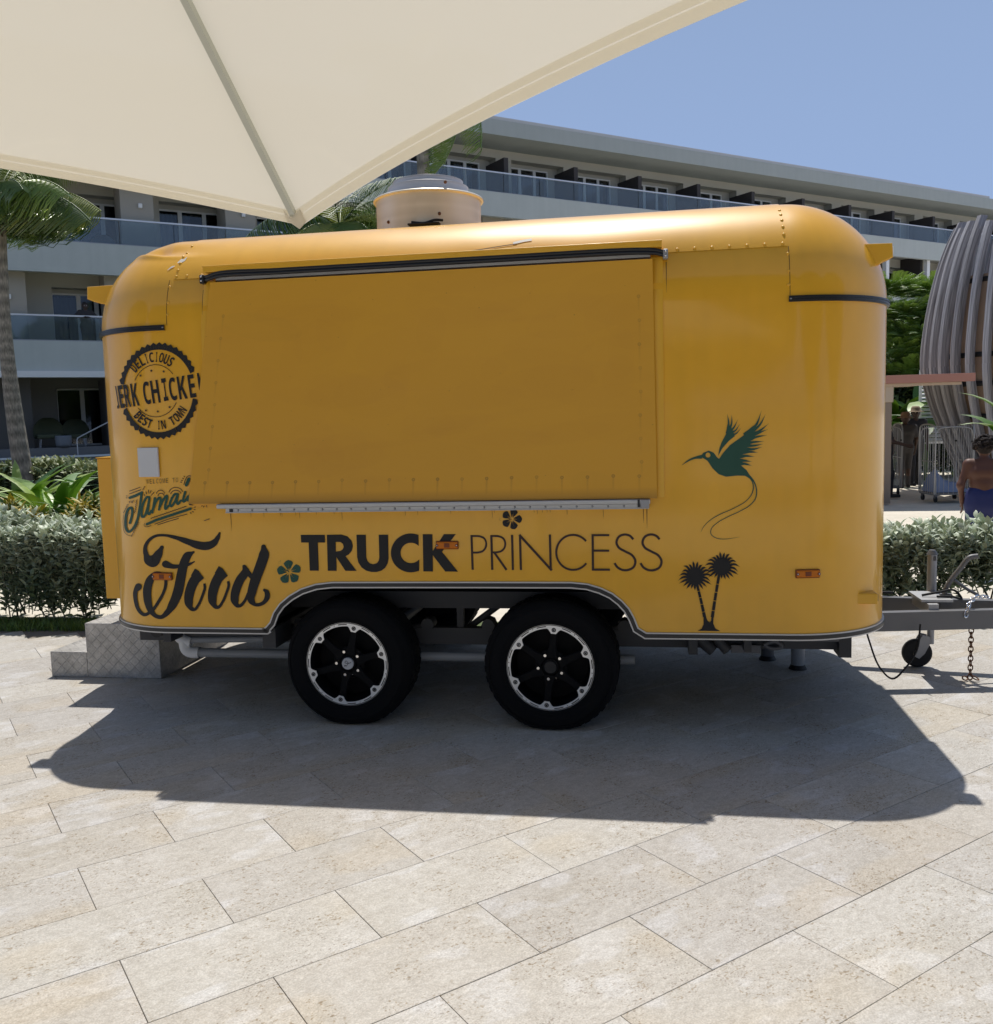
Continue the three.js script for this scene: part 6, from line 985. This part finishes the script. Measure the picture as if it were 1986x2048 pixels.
{
  // shirtless boy walking away
  const B = person('shirtless boy with curly hair in navy swim shorts, walking away beyond the right hedge', [3.40, 0, -5.3], Math.PI - 0.2, { h: 1.40, skin: L(0.115, 0.045, 0.026), cell: 0.012, armL: [[-0.27, 1.12, -0.03], [-0.25, 0.86, 0.03]], armR: [[0.265, 1.12, -0.06], [0.235, 0.885, 0.05]] });
  const r = rng(15), curls = []; for (let i = 0; i < 190; i++) { const a = r() * 6.283, e = Math.acos(1 - 1.25 * r()), R = 0.105 + 0.02 * r(), x = R * Math.sin(e) * Math.cos(a), y = R * Math.cos(e), z = R * Math.sin(e) * Math.sin(a) * 1.02; if (z > 0.06 && y < 0.035) continue; curls.push(new THREE.TorusGeometry(0.016 + 0.006 * r(), 0.008, 5, 9).rotateX(r() * 3).rotateY(r() * 3).translate(x * B.s, (1.612 + y) * B.s, (z - 0.012) * B.s)); }
  mesh('hair', [skin([bone(B.q(0, 1.60, -0.018), B.q(0, 1.635, -0.018), 0.098 * B.s, 0.094 * B.s)], 0.012), ...curls], std(L(0.016, 0.009, 0.007), 0.85), B.p);
  const tl = (sd, f) => bone(B.q(sd * 0.095, 0.86, 0), B.q(sd * 0.105, 0.56, 0.012 + f * 0.9), 0.108 * B.s, 0.102 * B.s);
  B.cloth('swim_shorts', [bone(B.q(-0.07, 0.965, 0), B.q(0.07, 0.965, 0), 0.137 * B.s), bone(B.q(-0.075, 0.88, -0.01), B.q(0.075, 0.88, -0.01), 0.138 * B.s), bone(B.q(-0.05, 1.0, 0), B.q(0.05, 1.0, 0), 0.134 * B.s), tl(-1, B.st), tl(1, -B.st)], std(L(0.014, 0.022, 0.115), 0.7), 0.012);
}
const uniform = (label, pos, turn, hat, suit, skinC, extra = {}) => {
  const u = person(label, pos, turn, { h: 1.62, skin: skinC, cell: 0.022, ...extra }), m = std(suit, 0.85);
  u.cloth('shirt', [...u.fat(u.torso.slice(0, 5), 0.014), ...u.arm.map((a) => { const b = a.b[0]; return [b[0], b[1], b[2], lerp(b[0], b[3], 0.75), lerp(b[1], b[4], 0.75), lerp(b[2], b[5], 0.75), b[6] + 0.014, b[7] + 0.018]; })], m, 0.022);
  u.cloth('trousers', [...u.fat([...u.leg(-1, u.st).slice(0, 2), ...u.leg(1, -u.st).slice(0, 2)], 0.018), bone(u.q(-0.07, 0.94, 0), u.q(0.07, 0.94, 0), 0.13 * u.s)], std(suit.clone().multiplyScalar(0.8), 0.85), 0.022);
  for (const sd of [-1, 1]) mesh('shoe', rbox(0.09, 0.07, 0.26, sd * 0.092 * u.s, 0.037, 0.05 * u.s - sd * u.st * 1.5 * u.s, 0.03), M.black, u.p);
  const hy = 1.655 * u.s; if (hat) mesh('hat', lathe([[0, hy + 0.105], [0.07, hy + 0.10], [0.098, hy + 0.06], [0.106, hy], [0.15, hy - 0.012], [0.19, hy - 0.03], [0.15, hy - 0.018], [0.104, hy - 0.006]].map(([a, b]) => [a, b - 0.02]), 32), std(hat, 0.9), u.p);
  else mesh('hair', skin([bone(u.q(0, 1.60, -0.02), u.q(0, 1.63, -0.02), 0.1 * u.s), bone(u.q(0, 1.55, -0.06), u.q(0, 1.48, -0.07), 0.06 * u.s, 0.05 * u.s)], 0.016), std(L(0.012, 0.01, 0.009), 0.85), u.p);
  return u;
};
uniform('worker in grey uniform and brown brimmed hat, seen from behind under the pergola', [5.47, 0, -16.4], Math.PI, L(0.22, 0.14, 0.085), L(0.075, 0.07, 0.07), L(0.07, 0.035, 0.022));
uniform('worker in dark clothes and straw hat facing us behind the grey-uniformed one', [5.86, 0, -17.1], 0.1, L(0.24, 0.18, 0.12), L(0.025, 0.025, 0.03), L(0.05, 0.026, 0.018), { h: 1.74 });
uniform('bare-headed worker in dark clothes with a pale collar holding the trolley at the trailer end', [4.56, 0, -14.2], 1.4, null, L(0.03, 0.028, 0.03), L(0.06, 0.03, 0.02), { h: 1.62, armL: [[-0.22, 1.15, 0.1], [-0.14, 1.08, 0.36]], armR: [[0.24, 1.15, 0.1], [0.2, 1.06, 0.36]] });
{
  const w = onHotel(1.02, 4.19, -0.34);
  uniform('dark-clothed person leaning on the second-floor balcony railing above the trailer\'s rear end', w, 0.72, null, L(0.03, 0.028, 0.03), L(0.05, 0.028, 0.02), { h: 1.66, armL: [[-0.36, 1.22, 0.06], [-0.1, 1.2, 0.24]], armR: [[0.36, 1.22, 0.06], [0.1, 1.2, 0.24]] });
}
renderer.render(scene, camera);
